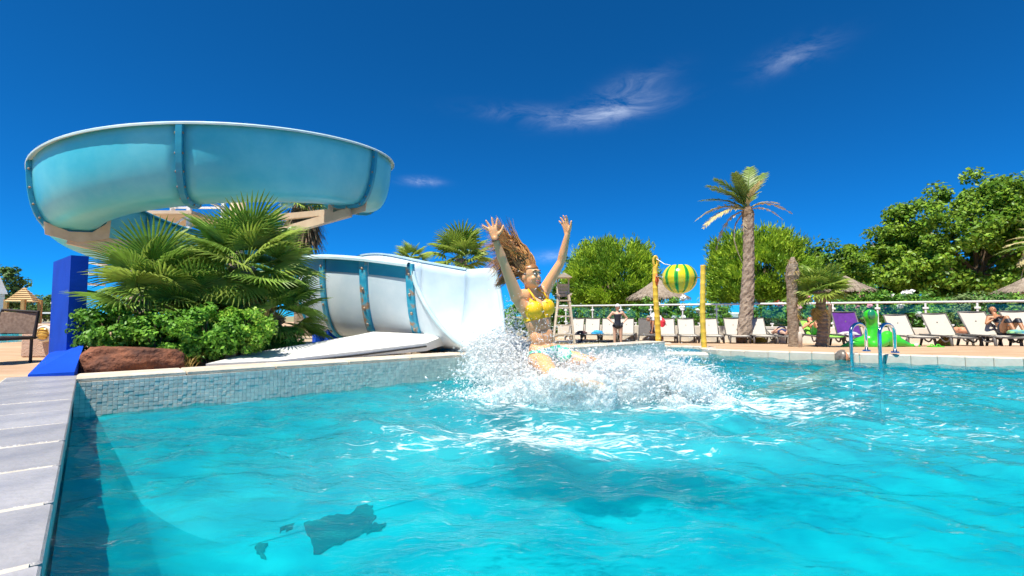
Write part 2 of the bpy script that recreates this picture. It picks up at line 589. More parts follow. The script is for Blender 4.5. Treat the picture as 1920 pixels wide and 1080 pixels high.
M_BASIN = mat('pool_paint', (.0, .41, .51), (.0, .50, .59), .55, scale=1.5, bump=.1)
M_SLAB = mat('shade_toned_slab', (.25, .25, .275), (.36, .35, .36), .38, scale=5, bump=.25, bscale=40, obj_var=.10)  # darker bluish tone stands in for shade on the coping
M_SANDSTONE = mat('sandstone_coping', (.50, .42, .32), (.66, .58, .48), .7, scale=5, bump=.25, bscale=60, obj_var=.08)
M_GROUT = mat('pale_grout', (.55, .52, .46), (.45, .42, .36), .8, scale=12)
M_DECK = mat('sand_deck', (.40, .25, .14), (.54, .38, .24), .8, scale=2.2, bump=.25, bscale=35, c3=(.32, .20, .11), stretch=(.5, 1.6, 1))
M_WHITE_COPING = mat('white_coping', (.56, .49, .40), (.66, .58, .48), .6, scale=6, bump=.15, obj_var=.06)
M_SOIL = mat('planting_soil', (.34, .26, .18), (.48, .38, .27), .95, scale=14, bump=.6, bscale=50)
M_BEIGE_WALL = mat('cream_render', (.66, .60, .50), (.74, .69, .60), .85, scale=3, bump=.2, bscale=70)


def setting():
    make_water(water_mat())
    P = grow(OUT2, .02)
    tag(MB().prism(grow(OUT2, .10), -1.05, -.80).build('pool_floor', M_BASIN), kind='structure')
    w = MB()
    n = len(P)
    for i in range(n):
        if i == n - 1: continue            # the tiled wall is built apart
        a, b = P[i], P[(i + 1) % n]
        a3, b3 = Vector((*a, 0)), Vector((*b, 0))
        t = (b3 - a3).normalized(); nn = Vector((t.y, -t.x, 0)) * .12
        top = min(deckz((a[1] + b[1]) / 2) - .02, .09) if i > 1 else .19
        w.prism([tuple((a3 - t * .0)[:2]), tuple(b3[:2]), tuple((b3 + nn)[:2]), tuple((a3 + nn)[:2])], -1.3, top)
    tag(w.build('pool_wall', M_BASIN), kind='structure')

    # sloping sides added under the water so the wall feet catch the sun
    ln = MB()
    prof = [(t, -.04 - .755 * (1 - (1 - t) ** 2.2)) for t in np.linspace(0, 1, 12)]
    a, b = PC - DL * .003, PE - DL * .003
    ln.grid([[Vector((*(p - DL * .8 * t)[:2], z)) for p in (b, a)] for t, z in prof])
    a, b = PC + DW * .002, PC - DL * 9.4 + DW * .002
    ln.grid([[Vector((*(p + DW * .85 * t)[:2], z)) for p in (a, b)] for t, z in prof])
    tag(ln.build('added_pool_slope', M_BASIN, smooth=True), kind='structure')

    # ground to the horizon, open where the pool is
    bm = bmesh.new()
    loops = []
    outer = [(-400, -200), (400, -200), (400, 800), (-400, 800)]
    for poly in (outer, grow(OUT2, .6)):
        vs = [bm.verts.new((p[0], p[1], -.52)) for p in poly]
        loops += [bm.edges.new((vs[i], vs[(i + 1) % len(vs)])) for i in range(len(vs))]
    bmesh.ops.triangle_fill(bm, edges=loops, use_beauty=True)
    me = bpy.data.meshes.new('ground'); bm.to_mesh(me); bm.free()
    tag(link('ground', me, mat('dry_ground', (.20, .20, .09), (.30, .26, .14), .95, scale=.6, bump=.3)), kind='structure')

    # sandy deck falling gently away from the pool
    xs = np.arange(1.0, 34, .2); ys = np.arange(-6, 27, .16)
    X, Y = np.meshgrid(xs, ys)
    Z = np.interp(Y, [0, 7, 10, 14, 20, 60], [.082, .082, .0, -.27, -.48, -.5])
    v = np.stack([X.ravel(), Y.ravel(), Z.ravel()], 1)
    nr, nc = X.shape
    i = (np.arange(nr - 1)[:, None] * nc + np.arange(nc - 1)[None]).ravel()
    f = np.stack([i, i + 1, i + nc + 1, i + nc], 1)
    cen = v[f].mean(1)
    kid = [(KID.x + 2.35 * math.cos(a) * KIDR(a), KID.y + 1.5 * math.sin(a) * KIDR(a)) for a in np.linspace(0, 2 * math.pi, 40, endpoint=False)]
    low = [tuple((PC + DL * .34)[:2]), tuple((PE + DL * .34 + DW * .25)[:2]), tuple((PE + DW * .25)[:2]), tuple((PC)[:2])]
    f = f[~inside(cen, grow(OUT2, .13)) & ~inside(cen, kid) & ~inside(cen, low)]
    used = np.unique(f); rm = np.full(len(v), -1); rm[used] = np.arange(len(used))
    tag(link('deck', np_mesh('deck', v[used], rm[f]), M_DECK), kind='structure')

    # tiled pool wall with its mosaic
    wall = MB()
    a, b = PC + DW * 0.0 + DL * .004, PE + DL * .004
    wall.prism([tuple(a[:2]), tuple(b[:2]), tuple((b + DL * .30)[:2]), tuple((a + DL * .30)[:2])], -1.3, .190)
    tw = tag(wall.build('tiled_pool_wall', M_GROUT_TILE), kind='structure')
    pitch, ts = .0275, .0262
    rows = 9
    tm = MB().box((0, 0, 0), (ts, .006, ts), bevel=.0012).mesh('tile')
    tm.materials.append(M_TILE)
    ncol = int(WALL_LEN / pitch)
    rest = MB()
    rz = math.atan2(DW.y, DW.x)
    cnt = 0
    for c in range(ncol):
        for r in range(rows):
            p = PC + DW * ((c + .5) * pitch) + Vector((0, 0, -.055 + (r + .5) * pitch)) - DL * random.uniform(.0008, .0022)
            if c < 33:
                o = bpy.data.objects.new('tile', tm); COL.objects.link(o); o.parent = tw
                o.location = p; o.rotation_euler = (random.gauss(0, .008), random.gauss(0, .006), rz + random.gauss(0, .008)); cnt += 1
            else:
                rest.box(p, (ts, .006, ts), rz=rz + random.gauss(0, .008))
    # the end face of the wall and the side that faces the inlet
    for c in range(11):
        for r in range(rows):
            rest.box(PE + DL * ((c + .5) * pitch) + DW * .001 + Vector((0, 0, -.055 + (r + .5) * pitch)), (ts, .006, ts), rz=rz + math.pi / 2)
    o = rest.build('mosaic_tiles', M_TILE, tw); tag(o, kind='stuff')

    # coping slabs on that wall: grey stone near the corner, sandstone further on
    cop = bpy.data.objects.new('wall_coping', None); COL.objects.link(cop); tag(cop, kind='structure')
    L_ = .60
    k = 0; s = 0.0
    while s < WALL_LEN - .02:
        e = min(s + L_, WALL_LEN + .02)
        m = MB().box((0, 0, 0), (e - s - .006, .335, .030), bevel=.006)
        o = m.build('slab', M_SANDSTONE, cop)
        o.location = PC + DW * ((s + e) / 2) + DL * .1705 + Vector((0, 0, .2055))
        o.rotation_euler = (0, 0, rz)
        s = e; k += 1
    # slabs along the left side of the pool
    lc = bpy.data.objects.new('pool_coping', None); COL.objects.link(lc); tag(lc, kind='structure')
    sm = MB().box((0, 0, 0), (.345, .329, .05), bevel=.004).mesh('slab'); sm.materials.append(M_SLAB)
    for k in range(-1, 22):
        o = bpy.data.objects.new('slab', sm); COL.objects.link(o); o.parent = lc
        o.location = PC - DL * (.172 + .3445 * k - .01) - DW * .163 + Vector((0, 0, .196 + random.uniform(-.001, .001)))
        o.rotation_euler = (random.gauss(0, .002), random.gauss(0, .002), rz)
    g = MB()
    a, b = PC + DL * .34 - DW * .338, PC - DL * 7.6 - DW * .338
    g.prism([tuple(a[:2]), tuple(b[:2]), tuple((b + DW * .332)[:2]), tuple((a + DW * .332)[:2])], -1.0, .2195)
    tag(g.build('coping_mortar', M_GROUT), kind='structure')

    # terrace behind the wall and to the left (planting bed, sandy paving)
    q0 = PC + DL * .33 - DW * .34
    bed = [tuple((PC + DL * .30 - DW * .02)[:2]), tuple((PC + DL * .30 + DW * 3.9)[:2]), (.35, 9.0), (-.3, 16), (-9, 16), tuple((PC + DL * 3.4 + DW * .1)[:2])]
    tag(MB().prism(bed, -.6, .185).build('planting_bed', M_SOIL), kind='structure')
    ter = [tuple((PC - DL * 7 - DW * .34)[:2]), tuple((PC + DL * .34 - DW * .34)[:2]), tuple((PC + DL * .30 - DW * .02)[:2]), tuple((PC + DL * 3.4 + DW * .1)[:2]), (-9, 16), (-10, 34), (-40, 34), (-40, -6)]
    tag(MB().prism(ter, -.6, .195).build('terrace', M_DECK), kind='structure')

    # white coping round the right side of the pool, slab by slab
    rc = bpy.data.objects.new('pool_coping', None); COL.objects.link(rc); tag(rc, kind='structure')
    pts = OUT[2:15]
    for i in range(len(pts) - 1):
        a, b = pts[i], pts[i + 1]
        d = (b - a); ln = d.length; d.normalize(); nn = Vector((d.y, -d.x, 0))
        m = max(1, round(ln / .27))
        for k in range(m):
            c = a + d * (ln * (k + .5) / m)
            top = deckz(c.y + .1) + .014
            o = MB().box((0, 0, 0), (ln / m - .005, .20, .17), bevel=.010).build('slab', M_WHITE_COPING, rc)
            o.location = c + nn * .098 + Vector((0, 0, top - .085 + random.uniform(-.001, .001)))
            o.rotation_euler = (0, 0, math.atan2(d.y, d.x))

    # white entry step beside the end of the tiled wall
    tag(MB().box(PE + Vector((.35, .35, -.02)), (.85, .34, .10), rz=-.25, bevel=.02).build('pool_step', M_WHITE_COPING), kind='structure')

    # dark rubber drain mat and scraps on the pool floor
    fz = -.795
    mid = gp(640, 988, fz)
    dp = thing('drain_mat', 'dark ragged drain mat lying on the turquoise pool floor', 'mat', mid)
    M_DARK = mat('dark_rubber', (.003, .008, .012), (.008, .02, .026), .5, scale=9, c3=(.05, .09, .02))

    def scrap(name, pix, th=.014):
        pts = []
        for i in range(len(pix)):
            p, q = gp(*pix[i], fz), gp(*pix[(i + 1) % len(pix)], fz)
            for k in range(6):
                r_ = p.lerp(q, k / 6) + Vector((random.gauss(0, .010), random.gauss(0, .014), 0))
                pts.append((r_.x, r_.y))
        MB().prism(pts, fz - .004, fz + th).build(name, M_DARK, dp)
    scrap('mat_sheet', [(570, 986), (610, 972), (655, 966), (678, 944), (696, 950), (704, 972), (690, 996), (650, 1014), (590, 1040)])
    scrap('torn_corner', [(678, 998), (700, 985), (721, 986), (714, 996), (690, 1001)])
    scrap('rubber_scrap', [(527, 998), (534, 976), (560, 970), (558, 980), (544, 996)])
    scrap('rubber_scrap', [(478, 1030), (488, 1020), (502, 1024), (494, 1048)])
    scrap('rubber_scrap', [(553, 938), (562, 936), (568, 941), (558, 943)])
    scrap('rubber_scrap', [(582, 948), (600, 944), (618, 948), (604, 953)])

    # low paddling pool behind the tiled wall
    ring = MB(); inn = MB(); wt = MB()
    r0, r1, r2 = [], [], []
    for a in np.linspace(0, 2 * math.pi, 48):
        k = KIDR(a); u = Vector((2.35 * math.cos(a) * k, 1.5 * math.sin(a) * k, 0))
        r0.append(KID + u * 1.10); r1.append(KID + u * .99)
    z = Vector((0, 0, 1))
    ring.grid([[p + z * -.2 for p in r0], [p + z * .03 for p in r0], [p + z * .03 for p in r1], [p + z * -.10 for p in r1]])
    tag(ring.build('paddling_pool_rim', M_WHITE_COPING), kind='structure')
    inn.grid([[p + z * .0 for p in r1], [p + z * -.4 for p in r1]])
    inn.add([p + z * -.30 for p in r1[:-1]], [tuple(range(len(r1) - 1))])
    tag(inn.build('paddling_pool_lining', mat('blue_mosaic', (.03, .14, .52), (.06, .24, .62), .3, scale=30)), kind='structure')
    wt.add([p + z * -.13 for p in r1[:-1]], [tuple(range(len(r1) - 1))])
    tag(wt.build('paddling_pool_water', mat('shallow_water', (.10, .50, .58), (.16, .60, .66), .06, scale=3, bump=.2, bscale=9)), kind='structure')


def tile_mats():
    global M_TILE, M_GROUT_TILE
    m = mat('mosaic_tile', (.80, .74, .62), (.88, .82, .70), .28, scale=2.5, bump=.06, bscale=50, c3=(.84, .83, .74))
    N, L = m.node_tree.nodes, m.node_tree.links
    geo = N.new('ShaderNodeNewGeometry'); oi = N.new('ShaderNodeObjectInfo')
    ad = N.new('ShaderNodeMath'); ad.operation = 'ADD'
    L.new(geo.outputs['Random Per Island'], ad.inputs[0]); L.new(oi.outputs['Random'], ad.inputs[1])
    fr = N.new('ShaderNodeMath'); fr.operation = 'FRACT'; L.new(ad.outputs[0], fr.inputs[0])
    mr = N.new('ShaderNodeMapRange'); mr.inputs['To Min'].default_value = .82; mr.inputs['To Max'].default_value = 1.1
    L.new(fr.outputs[0], mr.inputs['Value'])
    b = N['Principled BSDF']
    hv = N.new('ShaderNodeHueSaturation'); L.new(mr.outputs['Result'], hv.inputs['Value'])
    src = b.inputs['Base Color'].links[0].from_socket
    L.new(src, hv.inputs['Color']); L.new(hv.outputs['Color'], b.inputs['Base Color'])
    M_TILE = m
    # lime scale hides the joints in the upper rows
    M_GROUT_TILE = mat('tile_grout', (.20, .24, .20), (.48, .52, .46), .8, scale=3.5, lo=.42, hi=.58)


KID = Vector((3.6, 19.6, -.46))
KIDR = lambda a: (abs(math.cos(a)) ** 3.5 + abs(math.sin(a)) ** 3.5) ** (-1 / 3.5)
tile_mats()
setting()


# ------------------------------------------------------------------ the water slide
def slide_mats():
    global M_FLUME, M_FLANGE, M_WHITE, M_STEEL, M_BOLT, M_RIM, M_RUST
    M_FLUME = mat('blue_gelcoat', (.05, .48, .65), (.15, .61, .74), .36, scale=1.1, bump=.05, bscale=60, c3=(.26, .64, .73))
    M_FLANGE = mat('blue_flange', (.02, .28, .44), (.03, .34, .50), .40, scale=4, bump=.06)
    M_WHITE = mat('white_gelcoat', (.48, .60, .67), (.66, .74, .78), .33, scale=1.3, bump=.04, bscale=40)
    M_RIM = mat('pale_rim', (.50, .68, .72), (.64, .78, .80), .45, scale=4)
    M_STEEL = mat('beige_steel', (.60, .44, .30), (.70, .54, .38), .6, scale=5, bump=.1)
    M_BOLT = mat('rusty_bolt', (.24, .18, .13), (.42, .34, .26), .5, scale=30, metal=.5)
    M_RUST = mat('worn_flange', (.02, .28, .44), (.03, .36, .52), .5, scale=7, c3=(.36, .20, .10), lo=.44, hi=.50)


HC = Vector((-4.94, 8.70, 0))        # axis of the spiral
HR, HW, HD = 2.20, .47, .93          # centre radius, half width, depth of the trough


def hrim(phi):                       # rim height along the spiral, phi in degrees
    return 3.49 + .00544 * phi


def trough(th, w, d):
    c, s = math.cos(th), math.sin(th)
    return w * math.copysign(abs(c) ** .55, c), -d * max(0.0, s)


def helix_pt(phi, u, v):
    a = R(phi)
    return HC + Vector((math.cos(a), math.sin(a), 0)) * (HR + u) + Vector((0, 0, hrim(phi) + v))


def flume_shell(secs, name, mo, parent, thick=.022, mi=None):
    """secs: list of lists of (point, outward normal); closed shell with its own thickness"""
    m = MB()
    outer = [[p for p, n in s] for s in secs]
    inner = [[p - n * thick for p, n in s] for s in secs]
    k = len(secs[0])
    rows = [o + i[::-1] for o, i in zip(outer, inner)]
    m.grid(rows, closed=True)
    b = len(rows[0])
    m.f.append(tuple(range(b - 1, -1, -1)))
    m.f.append(tuple(range((len(rows) - 1) * b, len(rows) * b)))
    me = m.mesh(name, True)
    if mi is not None:
        me.materials.append(mo); me.materials.append(mi)
        mid = np.zeros(len(me.polygons), dtype=np.int32)
        per = b
        for i in range(len(rows) - 1):
            mid[i * per + k: i * per + 2 * k - 1] = 1
        me.polygons.foreach_set('material_index', mid)
        return link(name, me, None, parent)
    return link(name, me, mo, parent)


def sec_with_normals(pts):
    out = []
    n = len(pts)
    cen = sum(pts, Vector()) / n
    fwd = (pts[n // 2] - pts[0]).cross(pts[-1] - pts[0]).normalized()
    for i, p in enumerate(pts):
        t = (pts[min(i + 1, n - 1)] - pts[max(i - 1, 0)]).normalized()
        nn = t.cross(fwd)
        if nn.dot(p - cen) < 0: nn = -nn
        out.append((p, nn.normalized()))
    return out


BOLT = None


def bolt(parent, p, n, r=.017):
    global BOLT
    if BOLT is None:
        BOLT = MB().lathe((0, 0, 0), [(1, 0), (1, .55), (.55, .9), (0, .95)], 6).mesh('bolt'); BOLT.materials.append(M_BOLT)
    o = bpy.data.objects.new('bolt', BOLT); COL.objects.link(o); o.parent = parent
    o.location = p - org(parent); o.scale = (r, r, r)
    o.rotation_euler = Vector((0, 0, 1)).rotation_difference(n).to_euler()


def upper_slide():
    sl = thing('water_slide', 'blue spiral water slide flume raised above the fan palms', 'water slide', HC)
    TH = [math.pi * i / 22 for i in range(23)]
    cuts = [95, 38, -13, -75, -131, -185, -245, -300, -335]
    for a, b in zip(cuts[:-1], cuts[1:]):
        n = max(6, int(abs(a - b) / 4))
        secs = []
        for i in range(n + 1):
            ph = a + (b - a) * i / n
            secs.append(sec_with_normals([helix_pt(ph, *trough(t, HW, HD)) for t in TH]))
        flume_shell(secs, 'flume_panel', M_FLUME, sl, mi=M_WHITE)
    # rolled rim on both edges
    for u in (HW, -HW):
        m = MB()
        rows = []
        sg = 1 if u > 0 else -1
        for i in range(131):
            ph = 95 - 430 * i / 130
            rows.append([helix_pt(ph, u + sg * x, z) for x, z in ((-.022, .008), (.045, .010), (.060, -.006), (.058, -.030), (.048, -.030), (.046, -.008), (-.022, -.006))])
        m.grid(rows, closed=True)
        m.build('rim', M_RIM if u > 0 else M_FLANGE, sl, smooth=False)
    # bolted flanges
    for ph in cuts[1:-1]:
        m = MB(); rows = []
        dphi = math.degrees(.035 / HR)
        prof = [trough(t, HW, HD) for t in TH]
        for s in (-1, 1):
            inn, out = [], []
            for i, t in enumerate(TH):
                k0, k1 = prof[max(i - 1, 0)], prof[min(i + 1, len(TH) - 1)]
                tx, tz = k1[0] - k0[0], k1[1] - k0[1]; l = math.hypot(tx, tz)
                nx, nz = -tz / l, tx / l
                if nx * prof[i][0] + nz * (prof[i][1] + HD * .4) < 0: nx, nz = -nx, -nz
                inn.append(helix_pt(ph + s * dphi, prof[i][0], prof[i][1]))
                out.append(helix_pt(ph + s * dphi * .85, prof[i][0] + nx * .055, min(prof[i][1] + nz * .055, -.02)))
            rows.append((inn, out))
        m.grid([rows[0][0], rows[0][1], rows[1][1], rows[1][0]])
        fl = m.build('flange', M_FLANGE, sl, smooth=False)
        for i in range(1, 22, 2):
            p = (rows[0][1][i] + rows[1][1][i]) / 2
            tg = (rows[1][1][i] - rows[0][1][i]).normalized()
            for s_, q in ((0, -tg), (1, tg)):
                pp = rows[s_][1][i] * .55 + rows[s_][0][i] * .45
                bolt(fl, pp, q, .016)
    # steel supports: column and arms under the joints
    col = MB().tube([HC + Vector((0, 0, .15)), HC + Vector((0, 0, 3.0))], .13, 14).build('column', M_STEEL, sl, smooth=True)
    for ph, dz in ((-13, 0), (-131, 0), (-245, 0)):
        end = helix_pt(ph, .05, -HD - .05)
        a = HC + Vector((0, 0, end.z - .55))
        arm = MB()
        arm.bar(a, end + Vector((0, 0, -.07)), .10, .14)
        arm.bar(HC + Vector((0, 0, end.z - .12)), helix_pt(ph, -.25, -HD - .10), .08, .10)
        arm.build('support_arm', M_STEEL, sl)
        tp = Vector((-math.sin(R(ph)), math.cos(R(ph)), 0))
        sd = MB()
        pts = []
        for uu, vv in ((-.42, -.60), (-.36, -.78), (-.2, -.93), (.05, -HD - .02), (.32, -.84), (.30, -1.02), (-.05, -1.10), (-.40, -1.0)):
            pts.append(helix_pt(ph, uu, vv))
        n = len(pts)
        vs = [p + tp * .05 for p in pts] + [p + tp * .075 for p in pts]
        sd.add(vs, [tuple(range(n - 1, -1, -1)), tuple(range(n, 2 * n))] + [(i, (i + 1) % n, n + (i + 1) % n, n + i) for i in range(n)])
        sd.build('saddle', M_STEEL, sl)
    return sl


def lower_slide():
    lo = thing('slide_exit', 'white slide exit chute with blue bolted bands ending at the pool', 'water slide', Vector((-1.6, 6.2, .19)))
    # control sections: near rim, far rim, depth, flow
    w = Vector((.57, .82, 0)) * .98
    ctl = [  # centre of rim line, half width vector, rim z near, rim z far, depth
        (Vector((-3.02, 9.75, 0)), Vector((.41, .235, 0)), 1.66, 1.66, .93),
        (Vector((-3.12, 8.35, 0)), Vector((.46, .10, 0)), 1.54, 1.58, .98),
        (Vector((-2.72, 7.30, 0)), Vector((.36, .31, 0)), 1.44, 1.56, 1.04),
        (at(606, 480, 6.15) * 1.0 + w * .5, w * .5, at(606, 480, 6.15).z, 1.50, 1.08),
        (at(683, 484, 5.86) * 1.0 + w * .5, w * .5, at(683, 484, 5.86).z, 1.36, 1.06),
        (at(772, 495, 5.52) * 1.0 + w * .5, w * .5, at(772, 495, 5.52).z, 1.22, .98),
    ]
    for i, c in enumerate(ctl):
        ctl[i] = (Vector((c[0].x, c[0].y, 0)), c[1], c[2], c[3], c[4])
    flow_end = Vector((.80, -.60, 0))
    TH = [math.pi * i / 26 for i in range(27)]

    def sec(t, ext=0.0):
        # Catmull-Rom through the control sections
        i = min(int(t), len(ctl) - 2); f = t - i
        def cr(g):
            p0, p1, p2, p3 = (g(ctl[max(i - 1, 0)]), g(ctl[i]), g(ctl[i + 1]), g(ctl[min(i + 2, len(ctl) - 1)]))
            return .5 * ((2 * p1) + (p2 - p0) * f + (2 * p0 - 5 * p1 + 4 * p2 - p3) * f * f + (3 * p1 - p0 - 3 * p2 + p3) * f ** 3)
        c, hv = cr(lambda q: q[0]), cr(lambda q: q[1])
        zn, zf, d = cr(lambda q: q[2]), cr(lambda q: q[3]), cr(lambda q: q[4])
        pts = []
        for th in TH:
            u, v = trough(th, 1.0, d)          # u from +1 (far) to -1 (near)
            zr = zn + (zf - zn) * (u + 1) / 2
            p = Vector((c.x + hv.x * u, c.y + hv.y * u, zr + v))
            if ext: p += flow_end * ext * (max(0.0, math.sin(th)) ** 1.6 if u < 0 else .70 + .45 * math.sin(th))
            pts.append(p)
        return pts
    cuts = [0, 1, 2, 3, 4, 5]
    for a, b in zip(cuts[:-1], cuts[1:]):
        n = 10
        flume_shell([sec_with_normals(sec(a + (b - a) * i / n * .9999)) for i in range(n + 1)], 'chute_panel', M_WHITE, lo)
    last = [sec_with_normals(sec(4.9999, e)) for e in (0, .12, .3, .5, .64)]
    flume_shell(last, 'chute_lip', M_WHITE, lo)
    # thick pale end edge
    end = [p for p, n in last[-1]]
    m = MB()
    m.tube([p + Vector((0, 0, .004)) for p in end], .028, 8)
    m.build('end_edge', M_RIM, lo, smooth=True)
    # top rims
    for idx, nm in ((len(TH) - 1, 'rim'), (0, 'rim')):
        rows = []
        for i in range(61):
            s = sec(5 * i / 60 * .9999)
            p = s[idx]; c = (s[0] + s[-1]) / 2
            o = (p - c); o.z = 0; o.normalize()
            rows.append([p + o * x + Vector((0, 0, z)) for x, z in ((-.03, .012), (.06, .014), (.075, -.012), (.072, -.04), (.055, -.04), (-.03, -.01))])
        MB().grid(rows, closed=True).build(nm, M_RIM, lo)
    # blue painted band under the near rim
    for a, b in ((2.06, 2.94), (3.08, 3.93), (4.1, 4.95)):
        rows = []
        for i in range(13):
            s = sec_with_normals(sec(a + (b - a) * i / 12 * .9999))
            rows.append([s[k][0] + s[k][1] * .004 for k in (-1, -2)] + [s[-2][0] * .5 + s[-3][0] * .5 + s[-3][1] * .006])
        MB().grid(rows).build('painted_band', M_FLANGE, lo, smooth=True)
    # blue bolted bands
    for t in (2, 3, 4, 4.97):
        s = sec_with_normals(sec(min(t, 4.999)))
        fw = (Vector(sec(min(t + .03, 4.9999))[13]) - Vector(sec(t - .03)[13])).normalized()
        a = [p + fw * -.055 + n * .003 for p, n in s]; b = [p + fw * -.050 + n * .030 for p, n in s]
        c = [p + fw * .050 + n * .030 for p, n in s]; d = [p + fw * .055 + n * .003 for p, n in s]
        fl = MB().grid([a, b, c, d]).build('flange', M_RUST if t > 3.5 else M_FLANGE, lo, smooth=False)
        for k in range(11, 26, 2):
            bolt(fl, s[k][0] + s[k][1] * .028, s[k][1], .020)
    # cradle under the chute
    p = sec(3.0)[13]
    MB().box(p + Vector((.05, .2, -.13)), (.5, .5, .30), rz=.6, bevel=.02).build('cradle', M_STEEL, lo)
    p = sec(4.6)[13]
    MB().box(p + Vector((.05, .15, -.10)), (.34, .40, .16), rz=.6, bevel=.02).build('cradle', M_STEEL, lo)


def left_side():
    M_BLUE = mat('cobalt_paint', (.0, .05, .42), (.002, .065, .52), .85, scale=3, bump=.12, bscale=60, spec=.2)
    # tall cobalt pillar with a sloping plinth towards the pool
    N0 = Vector((at(127, 600, 3.9).x, 3.9, .19)); dl = Vector((-.77, .63, 0)).normalized(); dr = Vector((.63, .77, 0)).normalized()
    pl = thing('blue_pillar', 'tall cobalt blue pillar beside the palms with a sloping plinth', 'pillar', N0)
    ht = 1.106
    a, b, c, d = N0 + dl * .79, N0, N0 + dr * .11, N0 + dl * .79 + dr * .11
    m = MB()
    up = Vector((0, 0, ht - .19))
    m.add([a, b, c, d, a + up, b + up, c + up, d + up], [(3, 2, 1, 0), (4, 5, 6, 7), (0, 1, 5, 4), (1, 2, 6, 5), (2, 3, 7, 6), (3, 0, 4, 7)])
    m.build('shaft', M_BLUE, pl)
    # plinth
    p0, p1 = gp(52, 706, .222), gp(139, 704, .222)
    q1 = Vector((b.x + .10, b.y + .05, .40)); q0 = Vector((a.x + .16, a.y - .16, .30))
    m = MB()
    top = [p0, p1, q1, q0]
    top[0].z = .235; top[1].z = .245
    bot = [Vector((p.x, p.y, .19)) for p in top]
    m.add(top + bot, [(0, 1, 2, 3), (7, 6, 5, 4), (0, 4, 5, 1), (1, 5, 6, 2), (2, 6, 7, 3), (3, 7, 4, 0)])
    m.build('plinth', M_BLUE, pl)
    # two blue footings under the slide
    for k, (px, py, Y, sx, sz, lab) in enumerate(((633, 632, 6.6, .30, .42, 'short cobalt blue footing block under the white chute'), (612, 632, 7.0, .34, .62, 'taller dark blue footing block behind the short one under the chute'))):
        p = at(px, py, Y); p.z = .18
        tag(MB().box(p + Vector((0, 0, sz / 2)), (sx, sx, sz), rz=.5, bevel=.01).build('footing_block', M_BLUE, base=p), lab, 'block', 'blue footing blocks')
    # boulder
    p = gp(243, 700, .19)
    p = Vector((at(250, 690, 3.80).x, 3.80, .19))
    bm = bmesh.new()
    bmesh.ops.create_icosphere(bm, subdivisions=5, radius=1)
    for v in bm.verts:
        q = v.co.copy()
        s = Vector((.335, .17, .17))
        d = 1 + .16 * mnoise.noise(q * 1.3 + Vector((3, 1, 7))) + .09 * mnoise.noise(q * 3.1) + .035 * mnoise.noise(q * 8) + .018 * mnoise.noise(q * 19)
        x = max(-.93, min(.97, q.x * d * 1.12))
        top = .85 + .25 * (-x) * .6
        z = max(-.5, min(q.z * d, top - .1 + .05 * mnoise.noise(q * 4)))
        v.co = Vector((x * s.x, q.y * d * s.y, z * s.z + .055))
    me = bpy.data.meshes.new('boulder'); bm.to_mesh(me); bm.free(); shade(me)
    me.transform(Matrix.Rotation(.62, 4, 'Z')); me.transform(Matrix.Translation(p))
    tag(link('boulder', me, mat('red_rock', (.06, .022, .014), (.26, .09, .04), .85, scale=9, detail=10, bump=1.0, bscale=34, c3=(.46, .27, .16)), base=p),
        'rough reddish brown boulder lying behind the pool coping', 'boulder')
    # gravel in front of the bush
    gv = []; gf = []
    bs = np.array([[1, 0, 0], [-1, 0, 0], [0, 1, 0], [0, -1, 0], [0, 0, 1], [0, 0, -1]], dtype=float)
    tr = np.array([[0, 2, 4], [2, 1, 4], [1, 3, 4], [3, 0, 4], [2, 0, 5], [1, 2, 5], [3, 1, 5], [0, 3, 5]])
    for k in range(3800):
        s = random.uniform(.55, 6.1); tq = abs(random.gauss(0, .16)) + .33
        c = PC + DW * s + DL * tq + Vector((0, 0, .187 + random.uniform(0, .008)))
        r = random.uniform(.005, .012)
        gv.append(bs * r * RNG.uniform(.7, 1.3, (6, 1)) + np.array(c)); gf.append(tr + 6 * k)
    tag(link('gravel', np_mesh('gravel', np.concatenate(gv), np.concatenate(gf)), mat('pale_gravel', (.55, .42, .28), (.74, .62, .46), .9, scale=60)),
        'pale gravel strip along the back of the pool wall', 'gravel', kind='stuff')
    # long white fibreglass slab lying on the gravel
    base = gp(560, 680, .19)
    sb = thing('fibreglass_slab', 'long white fibreglass slab tilted on the gravel below the chute', 'slab', base)
    v = [at(386, 682, 3.98), at(520, 676, 4.30), at(800, 643, 5.25), at(838, 628, 5.55), at(700, 622, 5.60), at(660, 630, 5.35), at(470, 662, 4.55)]
    m = MB()
    lowv = [Vector((p.x, p.y, max(.19, p.z - .045 - .02 * i % 2))) for i, p in enumerate(v)]
    k = len(v)
    m.add(v + lowv, [tuple(range(k)), tuple(range(2 * k - 1, k - 1, -1))] + [(i, k + i, k + (i + 1) % k, (i + 1) % k) for i in range(k)])
    m.build('shell', mat('white_fibreglass', (.70, .70, .66), (.78, .78, .75), .4, scale=4, bump=.05), sb)
    e = MB().tube([v[1] + Vector((0, -.01, -.03)), (v[1] + v[2]) / 2 + Vector((0, -.012, -.04)), v[2] + Vector((0, -.01, -.035))], .010, 6)
    e.build('gap_shade_strip', mat('gap_shade_black', (.02, .02, .022), (.03, .03, .03), .6), sb)  # black strip painting the shade in the gap under the slab
    # slide tower at the back
    tb = Vector((-8.65, 12.6, .19))
    tw = thing('slide_tower', 'white lattice stair tower standing behind the spiral slide', 'tower', tb)
    M_WM = mat('white_metal', (.72, .72, .70), (.80, .80, .78), .4, scale=8)
    for dx in (-.7, .7):
        for dy in (-.7, .7):
            MB().bar(tb + Vector((dx, dy, 0)), tb + Vector((dx, dy, 4.0)), .09).build('post', M_WM, tw)
    MB().box(tb + Vector((0, 0, 2.95)), (1.7, 1.7, .08)).build('platform', M_STEEL, tw)
